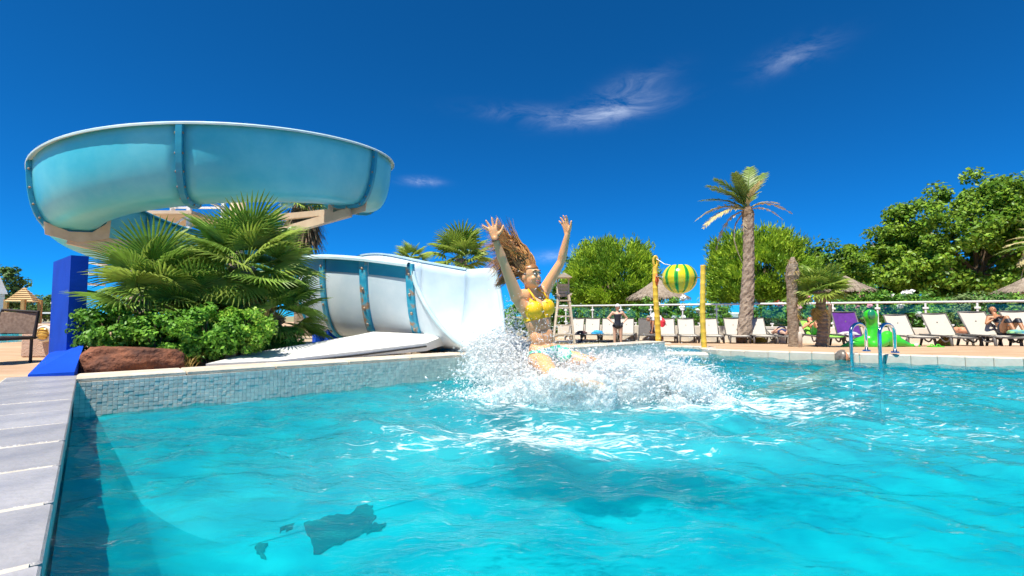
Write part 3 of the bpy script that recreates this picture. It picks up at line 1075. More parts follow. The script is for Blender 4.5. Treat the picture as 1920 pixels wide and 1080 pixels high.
    for z in (3.4, 3.9):
        for s in (-1, 1):
            MB().bar(tb + Vector((-.7, s * .7, z)), tb + Vector((.7, s * .7, z)), .05).build('rail', M_WM, tw)
            MB().bar(tb + Vector((s * .7, -.7, z)), tb + Vector((s * .7, .7, z)), .05).build('rail', M_WM, tw)
    for z in (.3, 1.2, 2.0):
        for s in (-1, 1):
            MB().bar(tb + Vector((-.7, s * .7, z)), tb + Vector((.7, s * .7, z + .9)), .04).build('brace', M_WM, tw)
    st = MB()
    for k in range(11):
        st.box(tb + Vector((-1.0 - .22 * (10 - k), 0, .25 * (k + 1))), (.26, .8, .04))
    st.build('stair', M_WM, tw)
    # ---------------- far left: pink wall, lamp, hut, chair, second pool
    M_PINK = mat('pink_render', (.52, .36, .27), (.60, .43, .33), .9, scale=5, bump=.6, bscale=90)
    a, b = Vector((at(34, 672, 5.0).x, 5.0, .195)), Vector((at(100, 672, 5.05).x, 5.05, .195))
    lw = thing('low_wall', 'low pinkish rendered garden wall left of the blue pillar', 'wall', a)
    MB().box((a + b) / 2 + Vector((.05, .08, .17)), ((b - a).length + .1, .16, .345), rz=.05, bevel=.015).build('render', M_PINK, lw)
    lp = Vector((at(80, 626, 4.96).x, 4.965, at(80, 626, 4.96).z))
    lt = thing('bulkhead_lamp', 'round bulkhead lamp with amber louvred glass on the low wall', 'wall lamp', lp)
    MB().lathe(lp + Vector((0, .03, 0)), [(.085, 0), (.085, .025), (.070, .04), (.066, .036)], 20, axis=(.05, -1, 0)).build('rim', mat('lamp_rim', (.72, .66, .55), (.78, .72, .62), .5), lt, smooth=True)
    MB().lathe(lp + Vector((0, .028, 0)), [(.066, .0), (.066, .03), (.04, .045), (0, .05)], 18, axis=(.05, -1, 0)).build('glass', mat('amber_glass', (.72, .42, .06), (.80, .52, .10), .25), lt, smooth=True)
    for k in range(4):
        z = -.042 + k * .028; wd = 2 * math.sqrt(max(.0, .062 ** 2 - z * z))
        MB().box(lp + Vector((0, -.016, z)), (wd, .012, .009), rz=.05).build('louvre', mat('amber_louvre', (.42, .24, .04), (.5, .3, .06), .5), lt)
    # wooden play hut
    hb = Vector((at(40, 640, 11.5).x, 11.5, .195))
    px = 915 / 11.5
    ht = thing('play_hut', 'small wooden play hut with pyramid roof beyond the low wall', 'play hut', hb)
    M_WD = mat('orange_timber', (.42, .20, .06), (.55, .29, .10), .7, scale=3, stretch=(8, 8, 1), bump=.2)
    for dx in (-.20, .20):
        for dy in (-.20, .20):
            MB().box(hb + Vector((dx, dy, .40)), (.07, .07, .80), rz=.3).build('post', M_WD, ht)
    ez, az = at(40, 566, 11.5).z, at(40, 539, 11.5).z
    rf = bpy.data.objects.new('roof', None); COL.objects.link(rf); rf.parent = ht; ORG[rf.name] = hb
    ap = hb + Vector((0, 0, az - .195)); cs = [hb + Matrix.Rotation(.45, 3, 'Z') @ Vector((x * .24, y * .24, ez - .195)) for x, y in ((-1, -1), (1, -1), (1, 1), (-1, 1))]
    for i in range(4):
        a, b = cs[i], cs[(i + 1) % 4]
        for k in range(7):
            f0, f1 = k / 7, (k + .94) / 7
            q = [a + (ap - a) * f0, b + (ap - b) * f0, b + (ap - b) * f1, a + (ap - a) * f1]
            nn = (b - a).cross(ap - a).normalized()
            vs = [p + nn * (.002 + .02 * (j < 2)) for j, p in enumerate(q)] + [p - nn * .015 for p in q]
            MB().add(vs, [(0, 1, 2, 3), (7, 6, 5, 4), (0, 4, 5, 1), (1, 5, 6, 2), (2, 6, 7, 3), (3, 7, 4, 0)]).build('roof_board', mat('roof_timber', (.48, .30, .13), (.60, .40, .20), .75, scale=3, bump=.2, obj_var=.15), rf)
    MB().box(hb + Vector((0, -.2, .30)), (.46, .04, .22), rz=.0).build('panel', M_WD, ht)
    for s in (-1, 1):
        MB().bar(hb + Vector((s * .2, -.2, .36)), hb + Vector((s * .62, -.35, .08)), .26, .04).build('ramp', M_WD, ht)
    # dark garden chair at the frame edge
    cb = Vector((at(-6, 668, 4.3).x, 4.3, .195))
    ch = thing('garden_chair', 'dark brown metal garden chair at the edge of the terrace', 'chair', cb)
    M_BR = mat('dark_metal', (.025, .018, .015), (.04, .03, .025), .5)
    for dx, dy in ((.12, -.12), (.12, .18), (-.22, -.12), (-.22, .18)):
        MB().tube([cb + Vector((dx, dy, 0)), cb + Vector((dx, dy, .22))], .012, 8).build('leg', M_BR, ch)
    MB().box(cb + Vector((-.05, .03, .225)), (.40, .36, .03), bevel=.01).build('seat', M_BR, ch)
    MB().tube([cb + Vector((.12, -.12, .22)), cb + Vector((.11, -.12, .34)), cb + Vector((-.08, -.13, .32)), cb + Vector((-.26, -.12, .16))], .014, 8).build('armrest', M_BR, ch)
    MB().tube([cb + Vector((.14, .18, .22)), cb + Vector((.15, .2, .46)), cb + Vector((-.2, .22, .48)), cb + Vector((-.24, .18, .22))], .014, 8).build('back_frame', M_BR, ch)
    MB().box(cb + Vector((-.04, .205, .36)), (.34, .02, .20), rx=-.1, bevel=.005).build('backrest', mat('wicker', (.16, .10, .07), (.26, .18, .13), .8, scale=40), ch)
    # second pool
    sp = [tuple(gp(-160, 650, .2)[:2]), tuple(gp(44, 640, .2)[:2]), tuple(gp(62, 610, .2)[:2]), tuple(gp(-160, 612, .2)[:2])]
    tag(MB().prism(sp, .1, .199).build('far_pool_water', mat('far_pool', (.02, .42, .58), (.05, .52, .66), .08, scale=4, bump=.2)), kind='structure')
    # white building corner at the left edge
    wb = Vector((at(-105, 600, 14).x, 14, .19))
    hs = thing('white_building', 'white building corner cut by the frame edge behind the hut', 'building', wb)
    MB().box(wb + Vector((0, .6, .55)), (.9, 1.2, 1.1)).build('wall', mat('white_wall', (.72, .72, .70), (.8, .8, .78), .8), hs)
    m = MB()
    z0, z1 = .19 + 1.1, at(0, 515, 14).z
    m.add([wb + Vector((-.5, 0, 1.1)), wb + Vector((.55, 0, 1.1)), wb + Vector((.2, 0, z1)), wb + Vector((-.5, 0, z1 + .2)),
           wb + Vector((-.5, 1.2, 1.1)), wb + Vector((.55, 1.2, 1.1)), wb + Vector((.2, 1.2, z1)), wb + Vector((-.5, 1.2, z1 + .2))],
          [(0, 1, 2, 3), (7, 6, 5, 4), (1, 5, 6, 2), (3, 2, 6, 7), (0, 3, 7, 4)])
    m.build('roof', mat('white_wall', (.7, .7, .7)), hs)


slide_mats()
upper_slide()
lower_slide()
left_side()


# ------------------------------------------------------------------ plants
def leaf_cloud(cen, nrm, size, aspect=.55, jitter=.7, fold=True, rng=RNG):
    """one rhombic leaf (two triangles) per centre; nrm gives the mean facing"""
    n = len(cen)
    nm = nrm + rng.normal(0, jitter, (n, 3)); nm /= np.linalg.norm(nm, axis=1, keepdims=True) + 1e-9
    t = rng.normal(0, 1, (n, 3)); t -= nm * (t * nm).sum(1, keepdims=True); t /= np.linalg.norm(t, axis=1, keepdims=True) + 1e-9
    b = np.cross(nm, t)
    s = (size * rng.uniform(.6, 1.3, n))[:, None] if np.isscalar(size) else size[:, None]
    v = np.stack([cen - t * s, cen + b * s * aspect + nm * s * .12, cen + t * s, cen - b * s * aspect + nm * s * .12], 1).reshape(-1, 3)
    i = np.arange(n) * 4
    f = np.stack([np.stack([i, i + 1, i + 2], 1), np.stack([i, i + 2, i + 3], 1)], 1).reshape(-1, 3)
    return v, f


def clump_crown(centre, radii, n_clump, n_leaf, clump_r, rng=RNG, shell=.55, flat_bottom=-.6):
    """leaf centres in clumps spread through an uneven ellipsoid"""
    centre, radii = np.array(centre, float), np.array(radii, float)
    d = rng.normal(0, 1, (n_clump, 3)); d /= np.linalg.norm(d, axis=1, keepdims=True)
    d[:, 2] = np.maximum(d[:, 2], flat_bottom)
    r = shell + (1 - shell) * rng.uniform(0, 1, n_clump) ** .6
    cc = centre + d * radii * r[:, None]
    k = rng.integers(0, n_clump, n_leaf)
    q = rng.normal(0, 1, (n_leaf, 3)); q /= np.linalg.norm(q, axis=1, keepdims=True)
    rr = rng.uniform(0, 1, n_leaf) ** .45
    p = cc[k] + q * rr[:, None] * clump_r * rng.uniform(.6, 1.2, (n_clump, 1))[k] * np.array([1, 1, .8])
    nrm = q * .8 + d[k] * .5 + np.array([0, 0, .5])
    return p, nrm


def leaf_obj(name, mats, parent, p, nrm, size, aspect=.55, jitter=.7, base=None):
    v, f = leaf_cloud(p, nrm, size, aspect, jitter)
    me = np_mesh(name, v, f)
    for m in mats: me.materials.append(m)
    if len(mats) > 1:
        k = RNG.integers(0, len(mats), len(p))
        me.polygons.foreach_set('material_index', np.repeat(k, 2).astype(np.int32))
    return link(name, me, None, parent, base)


def leaf_mat(name, c1, c2, trans=.3, rough=.45, scale=1.5, var=.35):
    if name in MATS: return MATS[name]
    m = mat(name, tuple(min(.6, x * k_) for x, k_ in zip(c1, (1.36, 1.5, 1.5))), tuple(min(.6, x * k_) for x, k_ in zip(c2, (1.36, 1.5, 1.5))), rough, scale=scale, trans=trans, spec=.25)
    N, L = m.node_tree.nodes, m.node_tree.links
    geo = N.new('ShaderNodeNewGeometry')
    mr = N.new('ShaderNodeMapRange'); mr.inputs['To Min'].default_value = 1 - var; mr.inputs['To Max'].default_value = 1 + var
    L.new(geo.outputs['Random Per Island'], mr.inputs['Value'])
    hv = N.new('ShaderNodeHueSaturation'); L.new(mr.outputs['Result'], hv.inputs['Value'])
    b = N['Principled BSDF']
    src = b.inputs['Base Color'].links[0].from_socket
    L.new(src, hv.inputs['Color']); L.new(hv.outputs['Color'], b.inputs['Base Color'])
    for n in N:
        if n.type == 'BSDF_TRANSLUCENT': L.new(hv.outputs['Color'], n.inputs['Color'])
    return m


M_BARK = mat('bark', (.13, .085, .05), (.24, .17, .11), .9, scale=9, bump=.6, stretch=(2, 2, .4))
M_FAN = leaf_mat('fan_leaf', (.115, .185, .026), (.18, .26, .045), .28, .36, 2.5, .3)
M_FAN2 = leaf_mat('fan_leaf_light', (.17, .22, .035), (.24, .28, .05), .32, .40, 2.5, .3)
M_FAN_DRY = leaf_mat('fan_leaf_dry', (.30, .19, .05), (.40, .26, .10), .2, .6, 2.5, .3)
M_STALK = mat('leaf_stalk', (.16, .20, .05), (.26, .26, .09), .5, scale=5)
M_THATCH = mat('dead_frond', (.13, .085, .05), (.25, .17, .10), .9, scale=10, bump=.4)


def fan_frond(seed, nseg=30, spread=200, droop=.12, stalk=.85):
    """palmate leaf along +X: stalk 0..stalk, fan of folded blades of length 1 beyond it"""
    rg = random.Random(seed)
    m = MB()
    m.tube([(0, 0, 0), (stalk * .5, 0, .03), (stalk, 0, 0)], [.022, .014, .011], 5)
    for k in range(nseg):
        a = R(-spread / 2 + spread * (k + .5) / nseg)
        ln = (1.0 - .28 * abs(a / R(spread / 2)) ** 2) * rg.uniform(.92, 1.05)
        d = Vector((math.cos(a), math.sin(a), 0)); s = Vector((-math.sin(a), math.cos(a), 0))
        hw = math.tan(R(spread / nseg) / 2)
        c = Vector((stalk, 0, 0))
        cup = .10 * abs(math.sin(a))
        z = lambda t: Vector((0, 0, cup * t + .05 * t - droop * t ** 3 * 1.3 - rg.uniform(0, .05) * t ** 4))
        pts = []
        for t, w in ((.02, hw * .02), (.30, hw * .30), (.52, hw * .46), (.76, hw * .36), (1.0, .002)):
            base = c + d * (ln * t) + z(t)
            pts.append((base - s * w - Vector((0, 0, w * .5)), base + Vector((0, 0, w * .4)), base + s * w - Vector((0, 0, w * .5))))
        for i in range(4):
            (a0, b0, c0), (a1, b1, c1) = pts[i], pts[i + 1]
            m.add([a0, b0, c0, a1, b1, c1], [(0, 1, 4, 3), (1, 2, 5, 4)])
    me = m.mesh('frond', False)
    return me


FRONDS = [fan_frond(1), fan_frond(2, 28, 215, .2), fan_frond(3, 32, 180, .3)]
for _i, _m in enumerate((M_FAN, M_FAN2, M_FAN)): FRONDS[_i].materials.append(_m)
FROND_DRY = fan_frond(9, 22, 140, .7); FROND_DRY.materials.append(M_FAN_DRY)
# many thin pieces of one leaf: far palms use a lighter mesh
FROND_FAR = fan_frond(5, 18, 210, .2); FROND_FAR.materials.append(M_FAN2)
FROND_FAR_D = fan_frond(6, 16, 150, .6); FROND_FAR_D.materials.append(M_FAN_DRY)


def put_frond(me, parent, origin, az, el, size, roll=0.0):
    o = bpy.data.objects.new('frond', me); COL.objects.link(o); o.parent = parent
    o.location = Vector(origin) - org(parent)
    o.rotation_mode = 'XYZ'
    o.matrix_local = Matrix.Translation(Vector(origin) - org(parent)) @ Matrix.Rotation(az, 4, 'Z') @ Matrix.Rotation(-el, 4, 'Y') @ Matrix.Rotation(roll, 4, 'X') @ Matrix.Diagonal((size, size, size, 1))
    return o


def fan_palm(name, label, base, crown, n, size, trunk_r=.09, els=(85, -25), dry=4, group=None, meshes=None, drymesh=None, seed=0, rough_trunk=True, flat=None):
    rg = random.Random(seed)
    base, crown = Vector(base), Vector(crown)
    p = thing(name, label, 'palm tree', base, group)
    m = MB()
    k = 14
    pts, rad = [], []
    for i in range(k * 2 + 1):
        t = i / (k * 2)
        pts.append(base.lerp(crown, t) + Vector((.03 * math.sin(t * 5), .03 * math.cos(t * 4), 0)) * min(1, (crown - base).length))
        rad.append(trunk_r * (1.15 - .2 * t) * (1.12 if i % 2 else .92) * (1.25 if t > .85 else 1))
    m.tube(pts, rad, 10)
    m.build('trunk', M_TRUNK, p)
    ga = 2.39996
    for i in range(n):
        t = (i + .5) / n
        el = R(els[0] + (els[1] - els[0]) * t ** .8 + rg.uniform(-8, 8))
        az = i * ga + rg.uniform(-.3, .3)
        me = rg.choice(meshes or FRONDS)
        tip = crown + Vector((math.cos(az) * math.cos(el), math.sin(az) * math.cos(el), math.sin(el))) * size * 1.5
        if (tip.x < -3.36 and 3.80 < tip.y < 4.85) or (tip.x < -3.42 and tip.y < 3.9): continue      # the blue pillar stands there
        put_frond(me, p, crown + Vector((0, 0, -.06 * t - .05 * rg.random())), az, el, size * rg.uniform(.85, 1.1), rg.uniform(-.5, .5))
    for i in range(dry):
        put_frond(drymesh or FROND_DRY, p, crown + Vector((0, 0, -.12)), rg.uniform(0, 6.28), R(rg.uniform(-75, -40)), size * rg.uniform(.7, .9), rg.uniform(-.4, .4))
    return p


M_TRUNK = mat('palm_trunk', (.17, .12, .08), (.33, .26, .19), .9, scale=10, bump=.9, bscale=26, stretch=(1, 1, 2.2))


def shrub(name, label, base, centre, radii, n, size, mats, group=None, cat='bush', n_clump=60, clump_r=.14, stems=5, flower=None, nflower=0, jitter=.7, shell=.55, aspect=.55):
    base, centre = Vector(base), Vector(centre)
    s = thing(name, label, cat, base, group)
    p, nrm = clump_crown(centre, radii, n_clump, n, clump_r, shell=shell)
    keep = p[:, 2] > base.z + .01
    leaf_obj('foliage', mats, s, p[keep], nrm[keep], size, aspect, jitter)
    m = MB()
    for k in range(stems):
        e = centre + Vector((random.uniform(-.6, .6) * radii[0], random.uniform(-.6, .6) * radii[1], random.uniform(0, .6) * radii[2]))
        m.tube([base + Vector((random.uniform(-.1, .1) * radii[0], random.uniform(-.1, .1) * radii[1], 0)), base.lerp(e, .5) + Vector((random.uniform(-.05, .05), 0, .03)), e], [.02 * max(.4, radii[2]), .014 * max(.4, radii[2]), .005], 6)
    m.build('stem', M_BARK, s)
    if nflower:
        q, nn = clump_crown(centre, Vector(radii) * 1.12, max(3, nflower // 9), nflower * 2, clump_r * .45, shell=.9)
        q[:, 1] -= .0
        leaf_obj('blossom', [flower], s, q, nn, size * 1.1, .9, .8)
    return s


def left_plants():
    # clump of dwarf fan palms
    g = 'fan palms in the planting bed'
    gz = .185
    fan_palm('fan_palm', 'bushy fan palm nearest the blue pillar, fronds reaching left', Vector((-3.2, 4.55, gz)), at(268, 555, 4.50), 44, .40, .07, (82, -8), 3, g, seed=3)
    fan_palm('fan_palm', 'tallest fan palm of the clump rising under the spiral flume', Vector((-2.72, 5.05, gz)), at(462, 500, 5.05), 46, .42, .10, (82, -32), 6, g, seed=5)
    fan_palm('fan_palm', 'fan palm between the tallest one and the pillar, leaning back', Vector((-3.35, 5.35, gz)), at(345, 555, 5.35), 32, .42, .09, (74, -20), 2, g, seed=8)
    fan_palm('fan_palm', 'low dark fan palm beside the white chute', Vector((-2.66, 5.30, gz)), at(520, 590, 5.30), 24, .36, .09, (66, -25), 5, g, seed=13)
    fan_palm('fan_palm', 'small fan palm half hidden in the middle of the clump', Vector((-2.95, 4.75, gz)), at(385, 590, 4.75), 22, .36, .07, (70, -15), 3, g, seed=21)
    # bushes at their feet
    G1 = leaf_mat('bush_leaf', (.075, .18, .018), (.13, .26, .03), .3)
    G2 = leaf_mat('bush_leaf_bright', (.12, .26, .025), (.20, .34, .04), .35)
    G3 = leaf_mat('bush_leaf_lime', (.22, .33, .04), (.32, .40, .06), .35)
    gg = 'leafy bushes in the planting bed'
    shrub('leafy_bush', 'dark green leafy bush against the blue pillar', (-3.3, 4.02, gz), at(205, 622, 4.0), (.25, .17, .23), 5600, .020, [G1, G1, G2], gg, n_clump=70, clump_r=.085)
    shrub('leafy_bush', 'green leafy bush behind the boulder', (-2.95, 4.1, gz), at(295, 635, 4.08), (.34, .18, .21), 6400, .020, [G1, G2], gg, n_clump=80, clump_r=.08)
    shrub('leafy_bush', 'dark green bush in the middle of the bed below the palms', (-2.71, 4.3, gz), at(380, 628, 4.28), (.30, .18, .27), 6000, .020, [G1, G1, G2], gg, n_clump=70, clump_r=.085)
    shrub('leafy_bush', 'yellowish lime green bush beside the gravel', (-2.42, 4.44, gz), at(458, 622, 4.42), (.25, .16, .27), 4200, .021, [G2, G3, G2], gg, n_clump=46, clump_r=.08, shell=.3)
    shrub('leafy_bush', 'shadowed green bush close to the white slab', (-2.3, 5.15, gz), at(515, 640, 5.1), (.30, .24, .16), 2600, .021, [G1], gg, n_clump=40, clump_r=.08)
    # dry tufts of grass
    for px, py, Y, lab, mt, n in ((345, 690, 3.98, 'small yellow grass tuft beside the boulder', M_FAN_DRY, 60), (545, 640, 5.35, 'dry brown grass tuft below the low fan palm', M_THATCH, 90), (140, 700, 3.45, 'thin yellow grass tuft between plinth and boulder', M_FAN_DRY, 26)):
        p = at(px, py, Y); p.z = gz
        if px == 140: p = gp(143, 703, .19) + DL * .12
        m = MB()
        for k in range(n):
            a = random.uniform(0, 6.28); l = random.uniform(.07, .17); t = random.uniform(.2, .9)
            o = Vector((random.gauss(0, .035), random.gauss(0, .03), 0)); d = Vector((math.cos(a) * t, math.sin(a) * t, 1)).normalized()
            s = Vector((-math.sin(a), math.cos(a), 0)) * .0035
            b = p + o
            m.add([b - s, b + s, b + d * l * .6 + s * .7, b + d * l * .6 - s * .7, b + d * l + Vector((math.cos(a), math.sin(a), -.3)) * l * .25], [(0, 1, 2, 3), (3, 2, 4)])
        tag(m.build('grass_tuft', mt, base=p), lab, 'grass', 'grass tufts in the bed')
    # trunk palm with a skirt of dead fronds behind the flume
    b = Vector((at(570, 600, 10.6).x, 10.6, gz)); c = at(566, 395, 10.6)
    sp = thing('skirted_palm', 'palm with a hanging brown skirt of dead fronds behind the slide', 'palm tree', b)
    MB().tube([b, b.lerp(c, .5), c], [.2, .17, .18], 10).build('trunk', M_TRUNK, sp)
    m = MB()
    for k in range(520):
        a = random.uniform(0, 6.28); r0 = random.uniform(.15, .42); z0 = c.z - random.uniform(-.1, .45); l = random.uniform(.35, .75)
        p0 = Vector((c.x + math.cos(a) * r0 * .7, c.y + math.sin(a) * r0 * .7, z0)); p1 = Vector((c.x + math.cos(a) * (r0 + .16), c.y + math.sin(a) * (r0 + .16), z0 - l))
        s = Vector((-math.sin(a), math.cos(a), 0)) * .02
        m.add([p0 - s, p0 + s, p1 + s * .4, p1 - s * .4], [(0, 1, 2, 3)])
    m.build('frond_skirt', M_THATCH, sp)
    for k in range(14):
        put_frond(FROND_FAR, sp, c + Vector((0, 0, .1)), k * 2.4, R(random.uniform(-10, 70)), .42, random.uniform(-.5, .5))
    # palms peeping over the chute
    for i, (px, py, Y, sz, n, lab) in enumerate(((772, 487, 13.5, .34, 16, 'smaller fan palm top showing over the chute rim'), (866, 486, 12.0, .55, 24, 'larger fan palm top showing over the chute between slide and rider'))):
        c = at(px, py, Y); b = Vector((c.x, c.y, -.3))
        fan_palm('fan_palm', lab, b, c, n, sz, .12, (85, -10), 0, 'palms behind the chute', [FROND_FAR, FRONDS[1]], FROND_FAR_D, seed=31 + i)
    # distant greenery on the far left
    M_FARL = leaf_mat('far_leaf', (.05, .10, .025), (.09, .15, .04), .2)
    for i, (px, py, Y, rx, rz, lab) in enumerate(((85, 578, 30, 1.5, .8, 'low green bush beyond the play hut'), (60, 582, 34, 2.2, .7, 'wide low hedge bush on the far left horizon'), (14, 545, 26, .55, 1.3, 'dark cypress like shrub beside the white building'))):
        c = at(px, py, Y); b = Vector((c.x, c.y, .19))
        shrub('bush', lab, b, c, (rx, 1.0, rz), 2500, .10, [M_FARL], 'bushes on the far left', n_clump=40, clump_r=.4)


def round_pine(label, px, py_c, Y, rx, rz, py_top, seed, g, hue):
    rg = np.random.default_rng(seed)
    c = at(px, py_c, Y); b = Vector((c.x, c.y, -.5))
    t = thing('pine_tree', label, 'pine tree', b, g)
    MB().tube([b, b.lerp(c, .6) + Vector((.15, 0, 0)), c], [.28, .22, .12], 8).build('trunk', M_BARK, t)
    m = MB()
    for k in range(9):
        a = k * 2.4
        e = c + Vector((math.cos(a) * rx * .65, math.sin(a) * rx * .5, rg.uniform(-.2, .6) * rz))
        m.tube([b.lerp(c, .5), b.lerp(c, .8).lerp(e, .5), e], [.12, .08, .03], 5)
    m.build('limb', M_BARK, t)
    # tufts: bunches of needles pointing up and out
    ncl = 620
    d = rg.normal(0, 1, (ncl, 3)); d /= np.linalg.norm(d, axis=1, keepdims=True); d[:, 2] = np.maximum(d[:, 2], -.55)
    r = .50 + .52 * rg.uniform(0, 1, ncl) ** .6
    # uneven outline
    lump = 1 + .08 * np.sin(d[:, 0] * 5 + seed) * np.cos(d[:, 2] * 6 + seed * 2) + .06 * np.sin(d[:, 1] * 9 + d[:, 0] * 7)
    cc = np.array(c) + d * np.array([rx, rx * .85, rz]) * (r * lump)[:, None]
    nn = 70
    k = np.repeat(np.arange(ncl), nn)
    off = rg.normal(0, .17 * rx / 3, (ncl * nn, 3))
    base = cc[k] + off
    dirn = d[k] * .7 + np.array([0, 0, .75]) + rg.normal(0, .45, (len(k), 3)); dirn /= np.linalg.norm(dirn, axis=1, keepdims=True)
    L_ = rg.uniform(.16, .34, len(k))[:, None] * rx / 3
    side = np.cross(dirn, rg.normal(0, 1, (len(k), 3))); side /= np.linalg.norm(side, axis=1, keepdims=True)
    w = .042 * rx / 3
    v = np.stack([base - side * w, base + side * w, base + dirn * L_], 1).reshape(-1, 3)
    f = np.arange(len(v)).reshape(-1, 3)
    me = np_mesh('needles', v, f)
    for mm in hue: me.materials.append(mm)
    ids = (rg.uniform(0, 1, ncl) < .5).astype(np.int32)[k]
    me.polygons.foreach_set('material_index', ids)
    link('crown', me, None, t)
    return t


def leafy_tree(label, px, py_c, Y, rx, ry, rz, seed, g, mats, n=26000, size=.11, n_clump=150, clump_r=.6, name='broadleaf_tree'):
    rg = np.random.default_rng(seed)
    c = at(px, py_c, Y); b = Vector((c.x, c.y, -.5))
    t = thing(name, label, 'tree', b, g)
    MB().tube([b, b.lerp(c, .5), c + Vector((0, 0, rz * .3))], [.04 * rz + .1, .03 * rz + .08, .05], 9).build('trunk', M_BARK, t)
    m = MB()
    p, nrm = clump_crown(c, (rx, ry, rz), n_clump, n, clump_r, rg, .45, -.75)
    for k in range(16):
        e = Vector(p[rg.integers(0, len(p))])
        q = b.lerp(c, .45 + .4 * rg.uniform())
        m.tube([q, q.lerp(e, .5) + Vector((0, 0, .1 * rz)), e], [.05 * rz / 3 + .03, .03 * rz / 3 + .02, .012], 5)
    m.build('limb', M_BARK, t)
    leaf_obj('crown', mats, t, p, nrm, size, .6, .8)
    return t


def far_trees():
    P1 = leaf_mat('pine_needle', (.11, .19, .014), (.17, .26, .022), .25, .5, .6, .35)
    P2 = leaf_mat('pine_needle_light', (.22, .31, .02), (.30, .37, .03), .3, .5, .6, .3)
    g = 'round pines behind the fence'
    round_pine('rounded bright green pine just right of the lifeguard chair', 1150, 532, 34, 3.25, 2.95, 455, 4, g, [P1, P2])
    round_pine('rounded bright green pine behind the tall date palm trunk', 1424, 515, 34, 3.5, 3.1, 432, 9, g, [P1, P2])
    B1 = leaf_mat('broad_leaf', (.075, .15, .012), (.13, .21, .02), .3, .42, .5, .4)
    B2 = leaf_mat('broad_leaf_light', (.15, .22, .016), (.21, .28, .028), .35, .42, .5, .35)
    B3 = leaf_mat('broad_leaf_dark', (.025, .075, .012), (.045, .11, .02), .25, .45, .5, .4)
    g2 = 'broadleaf trees behind the pool fence'
    leafy_tree('huge spreading green tree on the right, topmost in the picture', 1830, 470, 30, 5.3, 4.0, 4.6, 11, g2, [B1, B2, B1], 46000, .13, 260, .75)
    leafy_tree('lower light green tree in front of the huge one, left flank', 1680, 505, 31, 3.0, 2.6, 2.8, 12, g2, [B2, B1], 24000, .12, 150, .6)
    leafy_tree('dark thin crowned tree between the pine and the big tree', 1555, 512, 42, 3.4, 2.5, 2.7, 13, g2, [B3, B1], 12000, .15, 120, .7)
    leafy_tree('dark thin tree peeping out above the left pine', 1115, 512, 44, 2.6, 2.2, 2.9, 14, g2, [B3], 8000, .15, 80, .6)
    leafy_tree('green tree behind the lifeguard chair', 1085, 552, 38, 2.4, 2.0, 2.0, 15, g2, [B1, B3], 9000, .14, 70, .6)
    leafy_tree('dark tree filling the gap at the right picture edge', 1950, 500, 34, 3.6, 2.6, 4.4, 16, g2, [B3, B1], 18000, .14, 120, .8)
    # oleander hedge behind the glass fence, bush by bush
    O1 = leaf_mat('oleander_leaf', (.05, .14, .018), (.09, .20, .03), .25, .4, 1, .4)
    O2 = leaf_mat('oleander_leaf_light', (.13, .24, .025), (.18, .30, .04), .3, .4, 1, .35)
    O3 = leaf_mat('grey_willow_leaf', (.10, .15, .045), (.16, .20, .07), .3, .5, 1, .35)
    FW = mat('white_blossom', (.82, .80, .76), (.85, .83, .80), .6); FP = mat('pink_blossom', (.72, .24, .34), (.80, .42, .50), .6); FR = mat('red_blossom', (.60, .06, .05), (.7, .12, .08), .6)
    gg = 'bushes along the fence'
    spec = [  # px, Y, rx, top py, leaf mats, blossom, label
        (985, 25.5, 1.3, 560, [O1, O2], None, 0, 'green bush behind the rider and the chute'),
        (1030, 26.5, 1.3, 565, [O1, O2], None, 0, 'green bush left of the lifeguard chair'),
        (1065, 26.5, 1.2, 570, [O1, O2], None, 0, 'green bush behind the lifeguard chair foot'),
        (1118, 26.0, 1.0, 580, [O3, O2], None, 0, 'feathery grey green bush behind the two empty loungers'),
        (1165, 26.0, .9, 583, [O3], None, 0, 'feathery bush behind the woman in the black swimsuit'),
        (1212, 24.8, 1.05, 562, [O1, O2], FW, 90, 'oleander with white blossom left of the bamboo post'),
        (1268, 24.5, 1.15, 560, [O1, O2], FW, 200, 'oleander with the most white blossom under the melon bucket'),
        (1335, 26.5, .9, 566, [O2, O2], None, 0, 'light green bush right of the second bamboo post'),
        (1440, 22.6, .95, 568, [O1], FR, 60, 'oleander with red blossom right of the date palm'),
        (1500, 22.0, 1.0, 560, [O1, O2], FP, 30, 'dark oleander behind the dead trunk'),
        (1572, 21.4, .95, 556, [O1, O2], FP, 150, 'oleander with pink blossom behind the purple lounger'),
        (1640, 20.7, 1.05, 546, [O1, O2], FP, 70, 'oleander with pink blossom behind the green inflatable'),
        (1702, 20.2, 1.0, 552, [O2, O1], FW, 80, 'oleander with a few white blossoms at the middle of the glass fence'),
        (1765, 19.6, 1.0, 560, [O2, O1], None, 0, 'plain green oleander behind the empty lounger'),
        (1815, 18.9, .95, 556, [O3], None, 0, 'grey green bush behind the sunbather lying face down'),
        (1868, 18.4, .95, 552, [O3, O1], None, 0, 'grey green bush behind the reading woman'),
        (1925, 17.9, .95, 552, [O3, O2], None, 0, 'grey green bush at the right end of the fence'),
        (1610, 24.5, 1.5, 535, [O2, O1], None, 0, 'tall green bush behind the thatched roof at the small palm'),
        (1720, 24.0, 1.6, 545, [O2, O1], None, 0, 'wide green bush in the second row under the big tree'),
        (1830, 23.0, 1.7, 548, [O1, O3], None, 0, 'dark wide bush in the second row near the right edge')]
    for px, Y, rx, top, ms, fl, nf, lab in spec:
        tz = at(px, top, Y).z; x = at(px, 560, Y).x
        cz = (tz - .5) / 2 + .0
        shrub('oleander_bush', lab, (x, Y, -.5), (x, Y, cz), (rx, .8, (tz + .5) / 2), 5200, .085, ms, gg, n_clump=80, clump_r=.30, flower=fl, nflower=nf, stems=6, aspect=.4)


